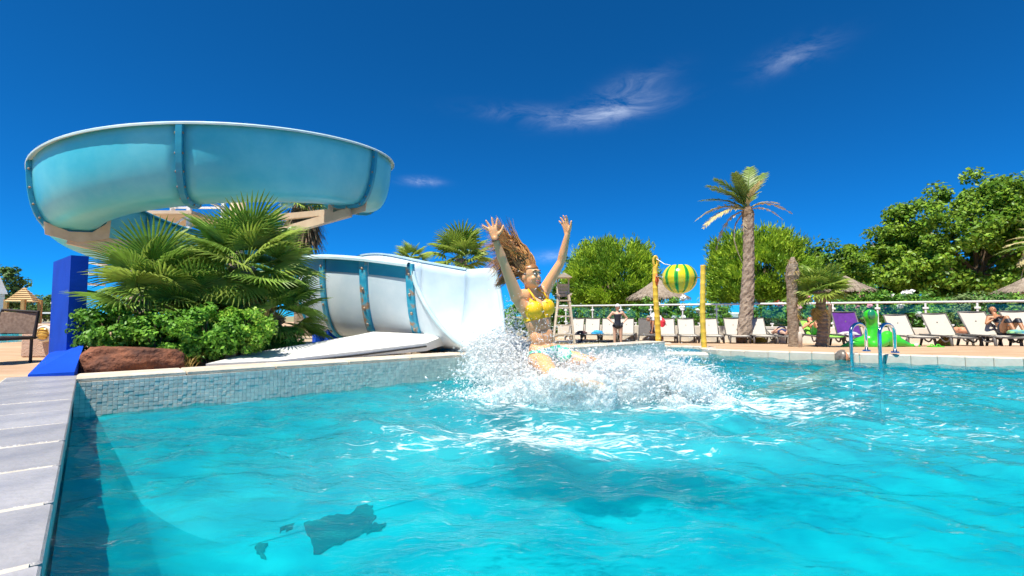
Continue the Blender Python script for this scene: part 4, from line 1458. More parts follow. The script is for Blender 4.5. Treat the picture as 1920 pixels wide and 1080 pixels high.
def feather_frond(seed, n=34, droop=1.0, leaf=.30, ragged=0.0):
    """pinnate frond along +X, unit length, drooping"""
    rg = random.Random(seed)
    m = MB()
    P = lambda t: Vector((t * (1 - .18 * droop * t), 0, .16 * t - .55 * droop * t * t))
    m.tube([P(t / 6) for t in range(7)], [.018, .016, .013, .011, .008, .006, .003], 5)
    for k in range(n):
        t = .16 + .84 * k / n
        if rg.random() < ragged: continue
        l = leaf * (math.sin(math.pi * (t * .82 + .12)) ** .7) * rg.uniform(.85, 1.1)
        p = P(t); tg = (P(min(1, t + .02)) - P(t - .02)).normalized()
        for s in (-1, 1):
            d = (Vector((0, s, 0)) * .75 + tg * .62 + Vector((0, 0, .22 - .35 * rg.random()))).normalized()
            w = tg.cross(d).cross(d).normalized() * .011
            m.add([p - w, p + w, p + d * l * .55 + w - Vector((0, 0, .01)), p + d * l * .55 - w - Vector((0, 0, .01)), p + d * l - Vector((0, 0, .05 * l / .3))], [(0, 1, 2, 3), (3, 2, 4)])
    return m.mesh('frond')


def right_palms():
    DG = leaf_mat('date_leaf', (.10, .15, .03), (.17, .21, .05), .25, .42, 2, .3)
    DY = leaf_mat('date_leaf_tan', (.36, .27, .12), (.46, .36, .19), .25, .5, 2, .3)
    DB = leaf_mat('date_leaf_dry', (.30, .22, .15), (.44, .35, .27), .15, .7, 2, .3)
    F1, F2, F3 = feather_frond(1, 34, .7, .22), feather_frond(2, 30, 1.1, .18, .1), feather_frond(3, 26, 1.5, .11, .35)
    for f, m_ in ((F1, DG), (F2, DY), (F3, DB)): f.materials.append(m_)
    # tall date palm
    b = Vector((at(1393, 615, 19.2).x, 19.2, -.47)); c = at(1402, 402, 19.2)
    t = thing('date_palm', 'tall date palm with wind blown crown behind the loungers', 'palm tree', b)
    m = MB(); rows = []
    n = 46
    for i in range(n + 1):
        f = i / n; p = b.lerp(c, f) + Vector((.10 * math.sin(f * 3), 0, 0))
        r = .275 * (1 - .40 * f) * (1.0 + (.28 * max(0, f - .86) / .14 if f > .86 else 0))
        ring = []
        for k in range(18):
            a = 2 * math.pi * k / 18
            rr = r * (1 + random.uniform(-.09, .13))
            ring.append(p + Vector((math.cos(a) * rr, math.sin(a) * rr, random.uniform(-.015, .015))))
        rows.append(ring)
    m.grid(rows, closed=True); m.f.append(tuple(range(n * 18, n * 18 + 18)))
    m.build('trunk', mat('date_trunk', (.20, .15, .11), (.38, .30, .23), .95, scale=7, bump=.8, bscale=18), t)
    MB().ball(c + Vector((0, 0, .05)), (.22, .22, .30), 12, 9, .10).build('crown_heart', M_THATCH, t)
    cr = c + Vector((0, 0, .15))
    def fr(me, az, el, s, roll=0): put_frond(me, t, cr, R(az), R(el), s * 1.35, roll)
    for az, el, s in ((168, 62, 1.5), (188, 44, 1.6), (205, 72, 1.35), (176, 28, 1.55), (150, 52, 1.4)): fr(F1, az, el, s, random.uniform(-.4, .4))
    for az, el, s in ((40, 84, 1.7), (15, 72, 1.6)): fr(F1, az, el, s, .3)
    for az, el, s in ((175, 18, 1.7), (192, 6, 1.6), (-10, 40, 1.0), (270, 76, 1.1)): fr(F2, az, el, s, random.uniform(-.3, .3))
    for az, el, s in ((185, -12, 1.5), (170, -40, 1.6), (200, -62, 1.5), (5, 38, 1.35), (-20, 18, 1.0), (240, -72, 1.2)): fr(F3, az, el, s, random.uniform(-.3, .3))
    # dead trunk
    b = gp(1490, 651, .0); c = at(1487, 482, b.y)
    t = thing('dead_palm_trunk', 'bare dead palm trunk with a shaggy pointed top beside the small palm', 'palm trunk', b)
    m = MB(); rows = []
    for i in range(25):
        f = i / 24; p = b.lerp(c, f) + Vector((-.035 * math.sin(f * 3), 0, 0))
        r = .105 * np.interp(f, [0, .1, .55, .72, .80, .92, 1], [1.15, .95, .9, .95, 1.25, .95, .28])
        rows.append([p + Vector((math.cos(a), math.sin(a), 0)) * r * random.uniform(.86, 1.12) for a in np.linspace(0, 2 * math.pi, 14, endpoint=False)])
    m.grid(rows, closed=True); m.f.append(tuple(range(24 * 14, 25 * 14)))
    m.build('trunk', M_TRUNK, t)
    m = MB()
    for k in range(150):
        f = random.choice((random.uniform(.72, .98), random.uniform(.30, .5) if random.random() < .6 else .85)); a = random.uniform(0, 6.28) if f > .6 else random.uniform(-1.4, .8)
        p = b.lerp(c, f); d = Vector((math.cos(a), math.sin(a), 0))
        l = random.uniform(.05, .16); s = Vector((-math.sin(a), math.cos(a), 0)) * .008
        q = p + d * .085; e = q + d * l * .75 + Vector((0, 0, -l * .8 if f < .9 else l * .5))
        m.add([q - s, q + s, e], [(0, 1, 2)])
    m.build('dead_fibre', M_FAN_DRY, t)
    # small fan palm
    b = gp(1541, 651, .0)
    p = fan_palm('small_fan_palm', 'small fan palm with yellowing fronds at the pool deck edge', b, Vector((at(1538, 545, b.y).x, b.y, at(1538, 545, b.y).z)), 34, .36, .085, (80, -15), 4, None, [FROND_FAR, FROND_FAR, FRONDS[0]], FROND_FAR_D, seed=44)
    # palm reaching in from the right edge
    c = at(1975, 470, 13.5); b = Vector((c.x, c.y, deckz(c.y)))
    t = thing('feather_palm', 'yellowish palm fronds reaching in at the right picture edge', 'palm tree', b)
    MB().tube([b, b.lerp(c, .5), c], [.26, .22, .24], 12).build('trunk', M_TRUNK, t)
    for k in range(26):
        put_frond(random.choice((F1, F2, F2)), t, c + Vector((0, 0, .1)), k * 2.4, R(70 - 4.3 * k), 1.25 * random.uniform(.85, 1.1), random.uniform(-.4, .4))


left_plants()
far_trees()
right_palms()


# ------------------------------------------------------------------ things round the pool
FA, FB = Vector((2.3, 24.2, 0)), Vector((18.6, 15.1, 0))      # fence line


def fence_y(x):
    return FA.y + (FB.y - FA.y) * (x - FA.x) / (FB.x - FA.x)


def fence():
    t = (FB - FA).normalized(); rz = math.atan2(t.y, t.x); ln = (FB - FA).length
    nrm = Vector((t.y, -t.x, 0))
    M_WHITE_P = mat('white_powder_coat', (.74, .74, .72), (.80, .80, .78), .4, scale=10)
    wl_ = thing('low_wall', 'cream rendered low wall running behind all the loungers', 'wall', FA + Vector((0, 0, -.5)))
    MB().box((FA + FB) / 2 + Vector((0, 0, -.16)), (ln, .22, .70), rz=rz, bevel=.01).build('render', M_BEIGE_WALL, wl_)
    fe = thing('glass_fence', 'glass pool fence with white posts and top rail on the low wall', 'fence', FA + Vector((0, 0, .19)))
    glass = bpy.data.materials.new('fence_glass'); glass.use_nodes = True
    N, L = glass.node_tree.nodes, glass.node_tree.links
    N.remove(N['Principled BSDF'])
    tr = N.new('ShaderNodeBsdfTransparent'); tr.inputs['Color'].default_value = (.86, .95, .93, 1)
    gl = N.new('ShaderNodeBsdfGlossy'); gl.inputs['Roughness'].default_value = .02
    fr = N.new('ShaderNodeFresnel'); fr.inputs['IOR'].default_value = 1.5
    mx = N.new('ShaderNodeMixShader'); L.new(fr.outputs[0], mx.inputs[0]); L.new(tr.outputs[0], mx.inputs[1]); L.new(gl.outputs[0], mx.inputs[2])
    L.new(mx.outputs[0], N['Material Output'].inputs['Surface'])
    n = 13; top = 1.10
    pm = MB().box((0, 0, .44), (.055, .055, .90), bevel=.008).mesh('post'); pm.materials.append(M_WHITE_P)
    cm = MB().box((0, 0, 0), (.17, .05, .07), bevel=.01).mesh('clamp'); cm.materials.append(M_WHITE_P)
    pts = [FA + t * (.4 + k * (ln - .8) / n) for k in range(n + 1)]
    for k, p in enumerate(pts):
        o = bpy.data.objects.new('post', pm); COL.objects.link(o); o.parent = fe
        o.location = p + Vector((0, 0, .19)) - org(fe); o.rotation_euler = (0, 0, rz)
        for z in (.14, .70):
            c = bpy.data.objects.new('clamp', cm); COL.objects.link(c); c.parent = o; c.location = (0, -.02, z)
        if k < n:
            q = pts[k + 1]
            MB().box((p + q) / 2 + Vector((0, 0, .62)), ((q - p).length - .14, .012, .78), rz=rz).build('pane', glass, fe)
            pf = (p + q) / 2 + Vector((0, 0, .19)) - nrm * .0
            MB().box(pf + Vector((0, 0, .05)), (.05, .05, .10)).box(pf + Vector((0, 0, .11)), (.13, .06, .05), rz=rz).build('foot_clamp', M_WHITE_P, fe)
    MB().tube([FA + Vector((0, 0, top)), FB + Vector((0, 0, top))], .040, 10).build('top_rail', M_WHITE_P, fe, smooth=True)


def make_lounger(name, label, fabric, back_angle=52, group='grey framed sun loungers by the fence'):
    """foot end along -Y, head along +Y; origin on the ground under the hinge"""
    M_FR = mat('lounger_frame', (.10, .092, .085), (.15, .14, .13), .5, scale=10)
    l = thing(name, label, 'sun lounger', (0, 0, 0), group)
    w = .64
    # frame rails
    for s in (-1, 1):
        MB().tube([(s * w / 2, -1.25, .30), (s * w / 2, -.6, .33), (s * w / 2, 0, .33), (s * w / 2, .62, .33)], .026, 7).build('side_rail', M_FR, l, smooth=True)
    MB().bar((-w / 2, -1.25, .30), (w / 2, -1.25, .30), .05, .04).bar((-w / 2, .60, .33), (w / 2, .60, .33), .05, .04).build('cross_rail', M_FR, l)
    for s in (-1, 1):
        for y0, y1 in ((-.95, -1.08), (.36, .52)):
            MB().tube([(s * (w / 2 - .02), y0, .33), (s * (w / 2 + .02), (y0 + y1) / 2, .24), (s * (w / 2 + .03), y1, 0)], [.036, .040, .030], 7).build('leg', M_FR, l, smooth=True)
        MB().tube([(s * (w / 2 - .01), -.95, .30), (s * (w / 2 + .0), -.85, .19), (s * (w / 2 + .01), -.72, .16), (s * (w / 2), -.58, .20), (s * (w / 2 - .01), -.48, .31)], .022, 6).build('arch', M_FR, l, smooth=True)
    # woven seat and back
    rows = []
    for i in range(11):
        y = -1.24 + i * .124
        rows.append([(x * w, y, .335 - .022 * (1 - (2 * x) ** 2)) for x in np.linspace(-.48, .48, 7)])
    m = MB().grid(rows); m.grid([[(p[0], p[1], p[2] - .012) for p in r] for r in rows]); m.build('seat_panel', fabric, l, smooth=True)
    a = R(back_angle); bl = .80
    rows = []
    for i in range(8):
        d = bl * i / 7
        rows.append([(x * w, d * math.cos(a) + .02 * (1 - (2 * x) ** 2) * math.sin(a), .345 + d * math.sin(a) - .02 * (1 - (2 * x) ** 2) * math.cos(a)) for x in np.linspace(-.48, .48, 7)])
    m = MB().grid(rows); m.grid([[(p[0], p[1] + .012, p[2] - .010) for p in r] for r in rows]); m.build('back_panel', fabric, l, smooth=True)
    e = (bl * math.cos(a), .345 + bl * math.sin(a))
    m = MB()
    for s in (-1, 1): m.tube([(s * w / 2, 0, .33), (s * w / 2, e[0], e[1])], .020, 6)
    m.tube([(-w / 2, e[0], e[1]), (w / 2, e[0], e[1])], .020, 6)
    m.tube([(0, e[0] * .6, .345 + bl * .6 * math.sin(a)), (0, .45, .33)], .018, 6)
    m.build('back_frame', M_FR, l, smooth=True)
    return l


def lounger_at(o, px, Y, fp=None):
    for _ in range(4):                 # keep the whole lounger in front of the low wall
        x = at(px, 600, Y).x
        Y = min(Y, fence_y(x) - 1.05)
    x = at(px, 600, Y).x
    place(o, (x, Y, deckz(Y)), LROT)
    return o


LROT = math.atan2(.97, .25) - math.pi / 2


def loungers():
    FAB = mat('beige_sling', (.45, .42, .36), (.52, .48, .42), .75, scale=60, bump=.15)
    GREY = mat('grey_sling', (.40, .37, .33), (.48, .45, .40), .75, scale=60)
    DARK = mat('charcoal_towel', (.09, .085, .08), (.13, .12, .115), .9, scale=20, bump=.3)
    PURP = mat('purple_towel', (.07, .008, .17), (.10, .015, .23), .85, scale=8, bump=.3)
    LIME = mat('lime_towel', (.22, .62, .06), (.30, .70, .10), .85, scale=8, bump=.3)
    proto = make_lounger('sun_lounger', 'x', FAB)
    first = True
    for px, Y, lab in ((1080, 22.2, 'empty beige lounger right behind the lifeguard chair'), (1110, 22.0, 'empty beige lounger with dark things on its seat, second from the lifeguard chair'),
                       (1142, 21.8, 'beige lounger partly behind the woman in the black swimsuit'), (1287, 21.0, 'empty beige lounger between the two bamboo posts'),
                       (1331, 20.6, 'empty beige lounger just right of the second bamboo post'), (1377, 20.0, 'empty beige lounger left of the date palm trunk'),
                       (1420, 19.6, 'empty beige lounger right of the date palm trunk'), (1250, 22.6, 'beige lounger half hidden behind the first bamboo post'), (1174, 22.0, 'beige lounger behind the standing woman, towel lounger on its other side'), (1692, 15.6, 'empty beige lounger right of the green inflatable'),
                       (1768, 14.6, 'empty beige lounger left of the sunbather lying face down'), (1843, 13.6, 'large empty beige lounger between the two women sunbathing')):
        o = proto if first else copy_tree(proto)
        first = False
        o['label'] = lab
        lounger_at(o, px, Y)
    lounger_at(make_lounger('sun_lounger', 'lounger covered with a charcoal towel beside the bending man', DARK), 1212, 21.2)
    lounger_at(make_lounger('sun_lounger', 'lounger with its back laid flat under the sunbather behind the dead trunk', GREY, 12), 1462, 18.6)
    lounger_at(make_lounger('sun_lounger', 'lounger under the sunbather on the lime green towel', LIME, 34), 1532, 15.4)
    lounger_at(make_lounger('sun_lounger', 'lounger draped with a deep purple towel', PURP, 58), 1592, 14.6)
    lounger_at(make_lounger('sun_lounger', 'lounger laid flat under the sunbather lying face down', GREY, 6), 1806, 15.6)
    lounger_at(make_lounger('sun_lounger', 'lounger under the reading woman near the right edge', FAB, 42), 1888, 13.6)
    lounger_at(make_lounger('sun_lounger', 'beige lounger cut by the right picture edge', FAB, 50), 1926, 13.2)
    # towels and small things
    TB = mat('blue_towel', (.02, .28, .62), (.05, .42, .72), .9, scale=20, bump=.4)
    def towel(name, lab, cat, p, s, m_, rz=0.0, seed=1):
        rg = np.random.default_rng(seed)
        bm = bmesh.new(); bmesh.ops.create_icosphere(bm, subdivisions=3, radius=1)
        for v in bm.verts:
            q = v.co; d = 1 + .35 * mnoise.noise(q * 2.3 + Vector((seed, 0, 0))) + .15 * mnoise.noise(q * 6)
            v.co = Vector((q.x * d * s[0], q.y * d * s[1], max(-.2, q.z * d) * s[2]))
        me = bpy.data.meshes.new(name); bm.to_mesh(me); bm.free(); shade(me)
        me.transform(Matrix.Translation(p) @ Matrix.Rotation(rz, 4, 'Z'))
        tag(link(name, me, m_, base=p), lab, cat)
    z0 = deckz(21.5) + .35
    towel('towel', 'crumpled bright blue towel on the lounger left of the standing woman', 'towel', Vector((at(1120, 600, 21.0).x, 21.0, z0)), (.26, .22, .12), TB, .3, 2)
    towel('clothes_pile', 'dark crumpled clothes on the lounger beside the blue towel', 'clothes', Vector((at(1090, 600, 21.2).x, 21.2, z0)), (.24, .2, .10), mat('dark_cloth', (.04, .03, .03), (.12, .05, .05), .9, scale=9), .1, 3)
    towel('folded_towel', 'white folded towel on the purple lounger', 'towel', Vector((at(1590, 600, 13.9).x, 13.9, deckz(13.9) + .36)), (.27, .2, .07), mat('white_towel', (.78, .76, .74), (.5, .48, .46), .9, scale=14, bump=.4), .1, 4)
    towel('beach_bag', 'small green and orange bag under the loungers on the right', 'bag', Vector((at(1770, 640, 15.0).x, 15.0, deckz(15.0) + .02)), (.2, .14, .22), mat('bag_cloth', (.55, .22, .04), (.20, .42, .06), .8, scale=5), .1, 5)
    towel('beach_towel', 'blue and green patterned towel at the right edge', 'towel', Vector((at(1908, 600, 12.7).x, 12.7, deckz(12.7) + .36)), (.26, .18, .08), mat('pattern_towel', (.02, .25, .45), (.35, .55, .08), .9, scale=9), .1, 6)
    towel('planter_flowers', 'yellow flowering cushion plant at the foot of the date palm', 'plant', Vector((at(1408, 610, 19.2).x, 19.2, deckz(19.2) + .10)), (.5, .3, .34), mat('yellow_cushion', (.36, .26, .05), (.20, .24, .05), .9, scale=14, bump=.9), 0, 7)
    # pots on the wall
    # flip-flops on the deck
    M_LIME = mat('lime_plastic', (.10, .55, .03), (.14, .62, .05), .4)
    for px, py, lab in ((1748, 652, 'left lime green sandal lying on the deck'), (1760, 652, 'right lime green sandal lying on the deck')):
        p = gp(px, py, deckz(9.9)); p.z = deckz(p.y)
        f = thing('sandal', lab, 'sandal', p)
        MB().prism([(p.x + .05 * math.cos(a) * (1 + .2 * math.cos(a)), p.y + .12 * math.sin(a)) for a in np.linspace(0, 6.28, 14, endpoint=False)], p.z + .002, p.z + .022).build('sole', M_LIME, f)
        MB().tube([p + Vector((-.04, 0, .02)), p + Vector((-.02, .01, .05)), p + Vector((.02, .01, .05)), p + Vector((.04, 0, .02))], .010, 6).build('strap', M_LIME, f)


def thatch_umbrella(label, px, py_apex, py_eave, Y, half_px, seed):
    rg = random.Random(seed)
    ap, ev = at(px, py_apex, Y), at(px, py_eave, Y)
    r = half_px / FPX * Y; z0 = deckz(Y) if Y < 26 else -.5
    b = Vector((ap.x, Y, z0))
    u = thing('thatched_parasol', label, 'parasol', b, 'thatched parasols')
    MB().tube([b, Vector((ap.x, Y, ap.z - .05))], [.07, .05], 10).build('pole', M_BARK, u)
    h = ap.z - ev.z
    ncone = MB().lathe((ap.x, Y, ev.z), [(r * .98, -.02), (r * .97, .0), (r * .45, h * .52), (.06, h * .97), (0, h)], 28)
    ncone.build('roof', M_STRAW, u, smooth=True)
    m = MB()
    for k in range(1500):
        a = rg.uniform(0, 2 * math.pi); t0 = rg.random() ** .6
        def S(t): return Vector((ap.x + math.cos(a) * r * t, Y + math.sin(a) * r * t, ap.z - h * (t ** .86)))
        p = S(t0); q = S(min(1.07, t0 + .18))
        q.z -= .02 if t0 < .8 else .10 * rg.random() * r
        s = Vector((-math.sin(a), math.cos(a), 0)) * r * .014
        o = Vector((0, 0, .03))
        m.add([p - s + o, p + s + o, q + s * .6 + o, q - s * .6 + o], [(0, 1, 2, 3)])
    m.build('straw', M_STRAW, u)
    return u


def bamboo_post(label, base, top, r, seed, mt):
    t = thing('bamboo_post', label, 'post', base, 'yellow bamboo posts of the water play')
    rows = []; rg = random.Random(seed)
    n = 11
    for i in range(n):
        for f, k in ((0, 1.03), (.03, 1.06), (.08, 1.0), (.5, .96), (.92, 1.0), (.985, 1.03)):
            tt = (i + f) / n
            p = base.lerp(top, tt) + Vector((.02 * math.sin(tt * 5 + seed), .01 * math.sin(tt * 7), 0))
            rr = r * k * (1.0 - .12 * tt)
            rows.append([p + Vector((math.cos(a), math.sin(a), 0)) * rr for a in np.linspace(0, 2 * math.pi, 16, endpoint=False)])
    m = MB().grid(rows, closed=True)
    m.f.append(tuple(range(len(rows) * 16 - 16, len(rows) * 16)))
    m.build('cane', mt, t, smooth=True)
    return t


def water_play():
    YEL = mat('yellow_bamboo_paint', (.66, .42, .04), (.78, .54, .07), .45, scale=7, stretch=(1, 1, .5), bump=.15)
    Y1, Y2 = 10.6, 9.0
    b1 = Vector((at(1233, 640, Y1).x, Y1, deckz(Y1))); t1 = at(1229, 500, Y1)
    p1 = bamboo_post('yellow bamboo style post with a looped head left of the melon bucket', b1, t1, .062, 1, YEL)
    hd = at(1229, 490, Y1)
    m = MB(); ring = [hd + Vector((.05 * math.cos(a) * .9, 0, .11 * math.sin(a))) for a in np.linspace(0, 2 * math.pi, 20)]
    m.tube(ring, .026, 8); m.build('loop_head', YEL, p1, smooth=True)
    MB().tube([t1 + Vector((0, -.05, -.42)), t1 + Vector((.01, -.07, -.30)), t1 + Vector((0, -.05, -.16))], [.02, .045, .012], 8).build('red_flame', mat('red_paint', (.62, .10, .03), (.7, .2, .05), .5), p1, smooth=True)
    b2 = Vector((at(1321, 655, Y2).x, Y2, -.4)); t2 = at(1317, 497, Y2)
    p2 = bamboo_post('plain yellow bamboo style post standing in the pool inlet', b2, t2, .052, 2, YEL)
    # melon bucket
    c = at(1274, 522, 9.8); r = 31.5 / FPX * 9.8
    bk = thing('melon_bucket', 'yellow and green striped melon tipping bucket hung between the bamboo posts', 'water bucket', c + Vector((0, 0, -r)))
    YM = mat('melon_yellow', (.72, .58, .01), (.80, .66, .02), .22, coat=.6); GM = mat('melon_green', (.03, .36, .03), (.05, .46, .04), .22, coat=.6); GD = mat('melon_dark', (.01, .18, .03), (.015, .22, .04), .25, coat=.6)
    seg = 80; ringn = 26
    vs, fs, mi = [], [], []
    prof = []
    for i in range(ringn + 1):
        th = R(-90 + (90 + 58) * i / ringn)
        prof.append((r * math.cos(th) * (1.02 if th > 0 else 1.0), r * .93 * math.sin(th)))
    m = MB().lathe(c, prof, seg)
    me = m.mesh('bowl', True)
    for x in (YM, GM, GD): me.materials.append(x)
    nf = len(me.polygons); ids = np.zeros(nf, dtype=np.int32)
    for f in me.polygons:
        p = f.center - c
        a = (math.degrees(math.atan2(p.y, p.x)) + 360 + 16) % 36
        ids[f.index] = 1 if (a < 13) else 0
        if 4 < a < 9: ids[f.index] = 2
    me.polygons.foreach_set('material_index', ids)
    link('bowl', me, None, bk)
    MB().lathe(c, [(prof[-1][0] * .97, prof[-1][1] - .02), (0, prof[-1][1] - .02)], 32).build('bucket_top', YM, bk)
    MB().tube([c + Vector((-r * 1.05, 0, .02)), c + Vector((r * 1.05, 0, .02))], .014, 8).build('axle', mat('dull_metal', (.5, .5, .5), (.6, .6, .6), .35, metal=.8), bk)
    rp = MB().tube([hd + Vector((.02, -.02, .05)), hd.lerp(c + Vector((-.1, 0, r * .8)), .5) + Vector((0, 0, -.02)), c + Vector((-.12, 0, r * .75))], .010, 6)
    rp.build('rope', mat('pale_rope', (.66, .66, .62), (.75, .75, .7), .8), bk)
    # arms that carry the bucket between the posts
    MB().tube([t2.lerp(b2, .12), c + Vector((r * 1.0, 0, .02))], .014, 8).build('arm', MATS['dull_metal'], bk)
    MB().tube([t1.lerp(b1, .12), c + Vector((-r * 1.0, 0, .02))], .014, 8).build('arm', MATS['dull_metal'], bk)
    # lifeguard chair
    Yc = 20.0
    b = Vector((at(1052, 640, Yc).x, Yc, deckz(Yc)))
    W = mat('weathered_timber', (.44, .36, .26), (.56, .48, .37), .8, scale=4, stretch=(5, 5, 1), bump=.2)
    lg = thing('lifeguard_chair', 'tall weathered wooden lifeguard chair between rider and pine', 'lifeguard chair', b)
    for s in (-1, 1):
        MB().bar(b + Vector((s * .42 + .05, -.6, 0)), b + Vector((s * .20 + .12, -.10, 1.95)), .075).build('leg', W, lg)
        MB().bar(b + Vector((s * .42 + .15, .62, 0)), b + Vector((s * .20 + .12, .25, 1.95)), .075).build('leg', W, lg)
        MB().bar(b + Vector((s * .26 + .12, -.30, 1.95)), b + Vector((s * .26 + .12, .35, 1.95)), .06).build('arm_support', W, lg)
        MB().bar(b + Vector((s * .28 + .12, -.28, 2.0)), b + Vector((s * .28 + .12, .30, 2.02)), .07, .04).build('armrest', W, lg)
        MB().bar(b + Vector((s * .24 + .12, .26, 1.7)), b + Vector((s * .23 + .14, .40, 2.72)), .06).build('back_post', W, lg)
    for z in (.35, .72, 1.08, 1.42):
        f = z / 1.95
        MB().bar(b + Vector((-.42 + .22 * f + .05 + .07 * f, -.6 + .5 * f, z)), b + Vector((.42 - .22 * f + .05 + .07 * f, -.6 + .5 * f, z)), .07, .06).build('rung', W, lg)
    MB().box(b + Vector((.12, .05, 1.72)), (.50, .55, .05)).build('seat', W, lg)
    for k in range(4):
        MB().box(b + Vector((.13, .31 + .02 * k, 1.95 + k * .14)), (.44, .03, .12), rx=.12).build('back_slat', W, lg)
    rf = MB()
    z = 2.66
    rf.add([b + Vector((x, y, zz)) for x, y, zz in ((-.22, -.25, z), (.46, -.25, z), (.46, .5, z), (-.22, .5, z), (.12, -.25, z + .2), (.12, .5, z + .2))], [(0, 1, 4), (3, 5, 2), (0, 4, 5, 3), (1, 2, 5, 4), (0, 3, 2, 1)])
    rf.build('canopy', W, lg)
    MB().box(b + Vector((.05, 0, .30)), (.78, .9, .05)).build('platform', W, lg)
    # pool ladder
    CH = mat('chrome', (.62, .66, .70), (.70, .74, .78), .12, metal=1.0)
    la, lb_ = gp(1597, 677), gp(1651, 681)
    dd = (lb_ - la).normalized(); out = Vector((-dd.y, dd.x, 0)); out = out if out.y > 0 else -out
    ld = thing('pool_ladder', 'chrome pool ladder with two looped handrails at the white coping', 'ladder', la)
    for p in (la, lb_):
        pts = [p + Vector((0, 0, -.7)), p + Vector((0, 0, .12)), p + Vector((0, 0, .38))]
        for a in np.linspace(0, math.pi, 9): pts.append(p + out * (.20 - .20 * math.cos(a)) + Vector((0, 0, .38 + .13 * math.sin(a))))
        pts.append(p + out * .40 + Vector((0, 0, .12)))
        MB().tube(pts, .022, 12).build('handrail', CH, ld, smooth=True)
        MB().lathe(p + out * .40 + Vector((0, 0, .122)), [(.05, 0), (.045, .018), (.025, .02)], 14).build('flange', CH, ld)
    for z in (-.15, -.42):
        MB().bar(la + Vector((0, 0, z)), lb_ + Vector((0, 0, z)), .08, .03).build('tread', CH, ld)
    # bright green inflatable
    G = mat('green_vinyl', (.03, .42, .015), (.06, .62, .02), .28, scale=4, c3=(.01, .22, .10), coat=.5)
    q = gp(1632, 651, .0); Y = q.y
    z0 = deckz(Y)
    q.z = z0
    inf = thing('inflatable_crocodile', 'bright green half deflated inflatable toy standing on the deck', 'inflatable', q)
    def I(px, py, dy=0.0): return at(px, py, Y + dy)
    caps = [(I(1632, 592), I(1634, 604), .130, .105), (I(1634, 604), I(1636, 622), .105, .105), (I(1636, 622), I(1633, 645), .13, .19),
            (I(1633, 640), I(1600, 646), .16, .10), (I(1600, 646), I(1578, 650), .09, .03), (I(1640, 640), I(1664, 634), .14, .12), (I(1664, 630), I(1668, 640), .11, .12),
            (I(1668, 640), I(1690, 643), .12, .09), (I(1690, 643), I(1706, 648), .085, .045), (I(1706, 648), I(1724, 649), .045, .028), (I(1655, 640, -.05), I(1640, 647, -.1), .12, .12), (I(1682, 634), I(1684, 640), .07, .08)]
    me = blob_mesh('body', caps, [], .022, 3)
    me.materials.append(G); o = link('body', me, None, inf)
    MB().ball(I(1718, 647, -.06), .035, 10, 8).build('eye', mat('white_gloss', (.8, .8, .78), (.8, .8, .78), .2), inf, smooth=True)
    MB().ball(I(1634, 590, -.10), (.07, .05, .10), 12, 10).build('face_panel', mat('dark_green_vinyl', (.01, .20, .10), (.02, .26, .12), .3, coat=.5), inf, smooth=True)
    # grey blue tent and white caravan roof behind the fence
    Yt = 30
    a, b_ = at(1320, 612, Yt), at(1390, 580, Yt)
    cv = thing('white_awning', 'white awning roof seen behind the glass fence left of the date palm', 'awning', Vector((a.x, Yt, -.5)))
    MB().box(Vector(((a.x + b_.x) / 2 + .2, Yt, at(1350, 591, Yt).z)), (2.6, 1.8, .36), ry=.04, bevel=.08).build('roof', mat('white_canvas', (.70, .72, .72), (.78, .8, .8), .7), cv)
    for dx in (-1.1, 1.3):
        MB().bar((a.x + 1.3 + dx, Yt, -.5), (a.x + 1.3 + dx, Yt, .55), .06).build('post', MATS['white_powder_coat'], cv)
    tb = at(1362, 612, 29)
    tb.z = -.5
    tt = thing('blue_tent', 'blue dome tent behind the fence under the white awning', 'tent', tb)
    MB().lathe(tb, [(1.0, 0), (.96, .35), (.8, .68), (.5, .92), (.2, 1.02), (0, 1.04)], 20).build('fabric', mat('tent_blue', (.02, .22, .42), (.04, .30, .52), .7, scale=3), tt, smooth=True)
    # bollard by the dead trunk
    p = gp(1501, 653, 0.0)
    bo = thing('bollard', 'short pale concrete bollard at the foot of the dead trunk', 'bollard', p)
    MB().lathe(p, [(.036, -.02), (.036, .28), (.024, .31), (0, .315)], 12).build('shaft', mat('pale_concrete', (.52, .46, .38), (.6, .54, .46), .9, bump=.2), bo, smooth=True)
    p = gp(1561, 648, 0.0); 
    sg = thing('leaning_pole', 'brown wooden pole leaning beside the small fan palm', 'pole', Vector((p.x, 10.6, deckz(10.6))))
    MB().tube([Vector((p.x + .12, 10.6, deckz(10.6))), at(1557, 572, 10.6)], [.05, .035], 8).build('shaft', M_BARK, sg)


M_STRAW = mat('grey_straw', (.20, .155, .11), (.38, .31, .24), .95, scale=8, bump=.7, bscale=40, stretch=(1, 1, .3))


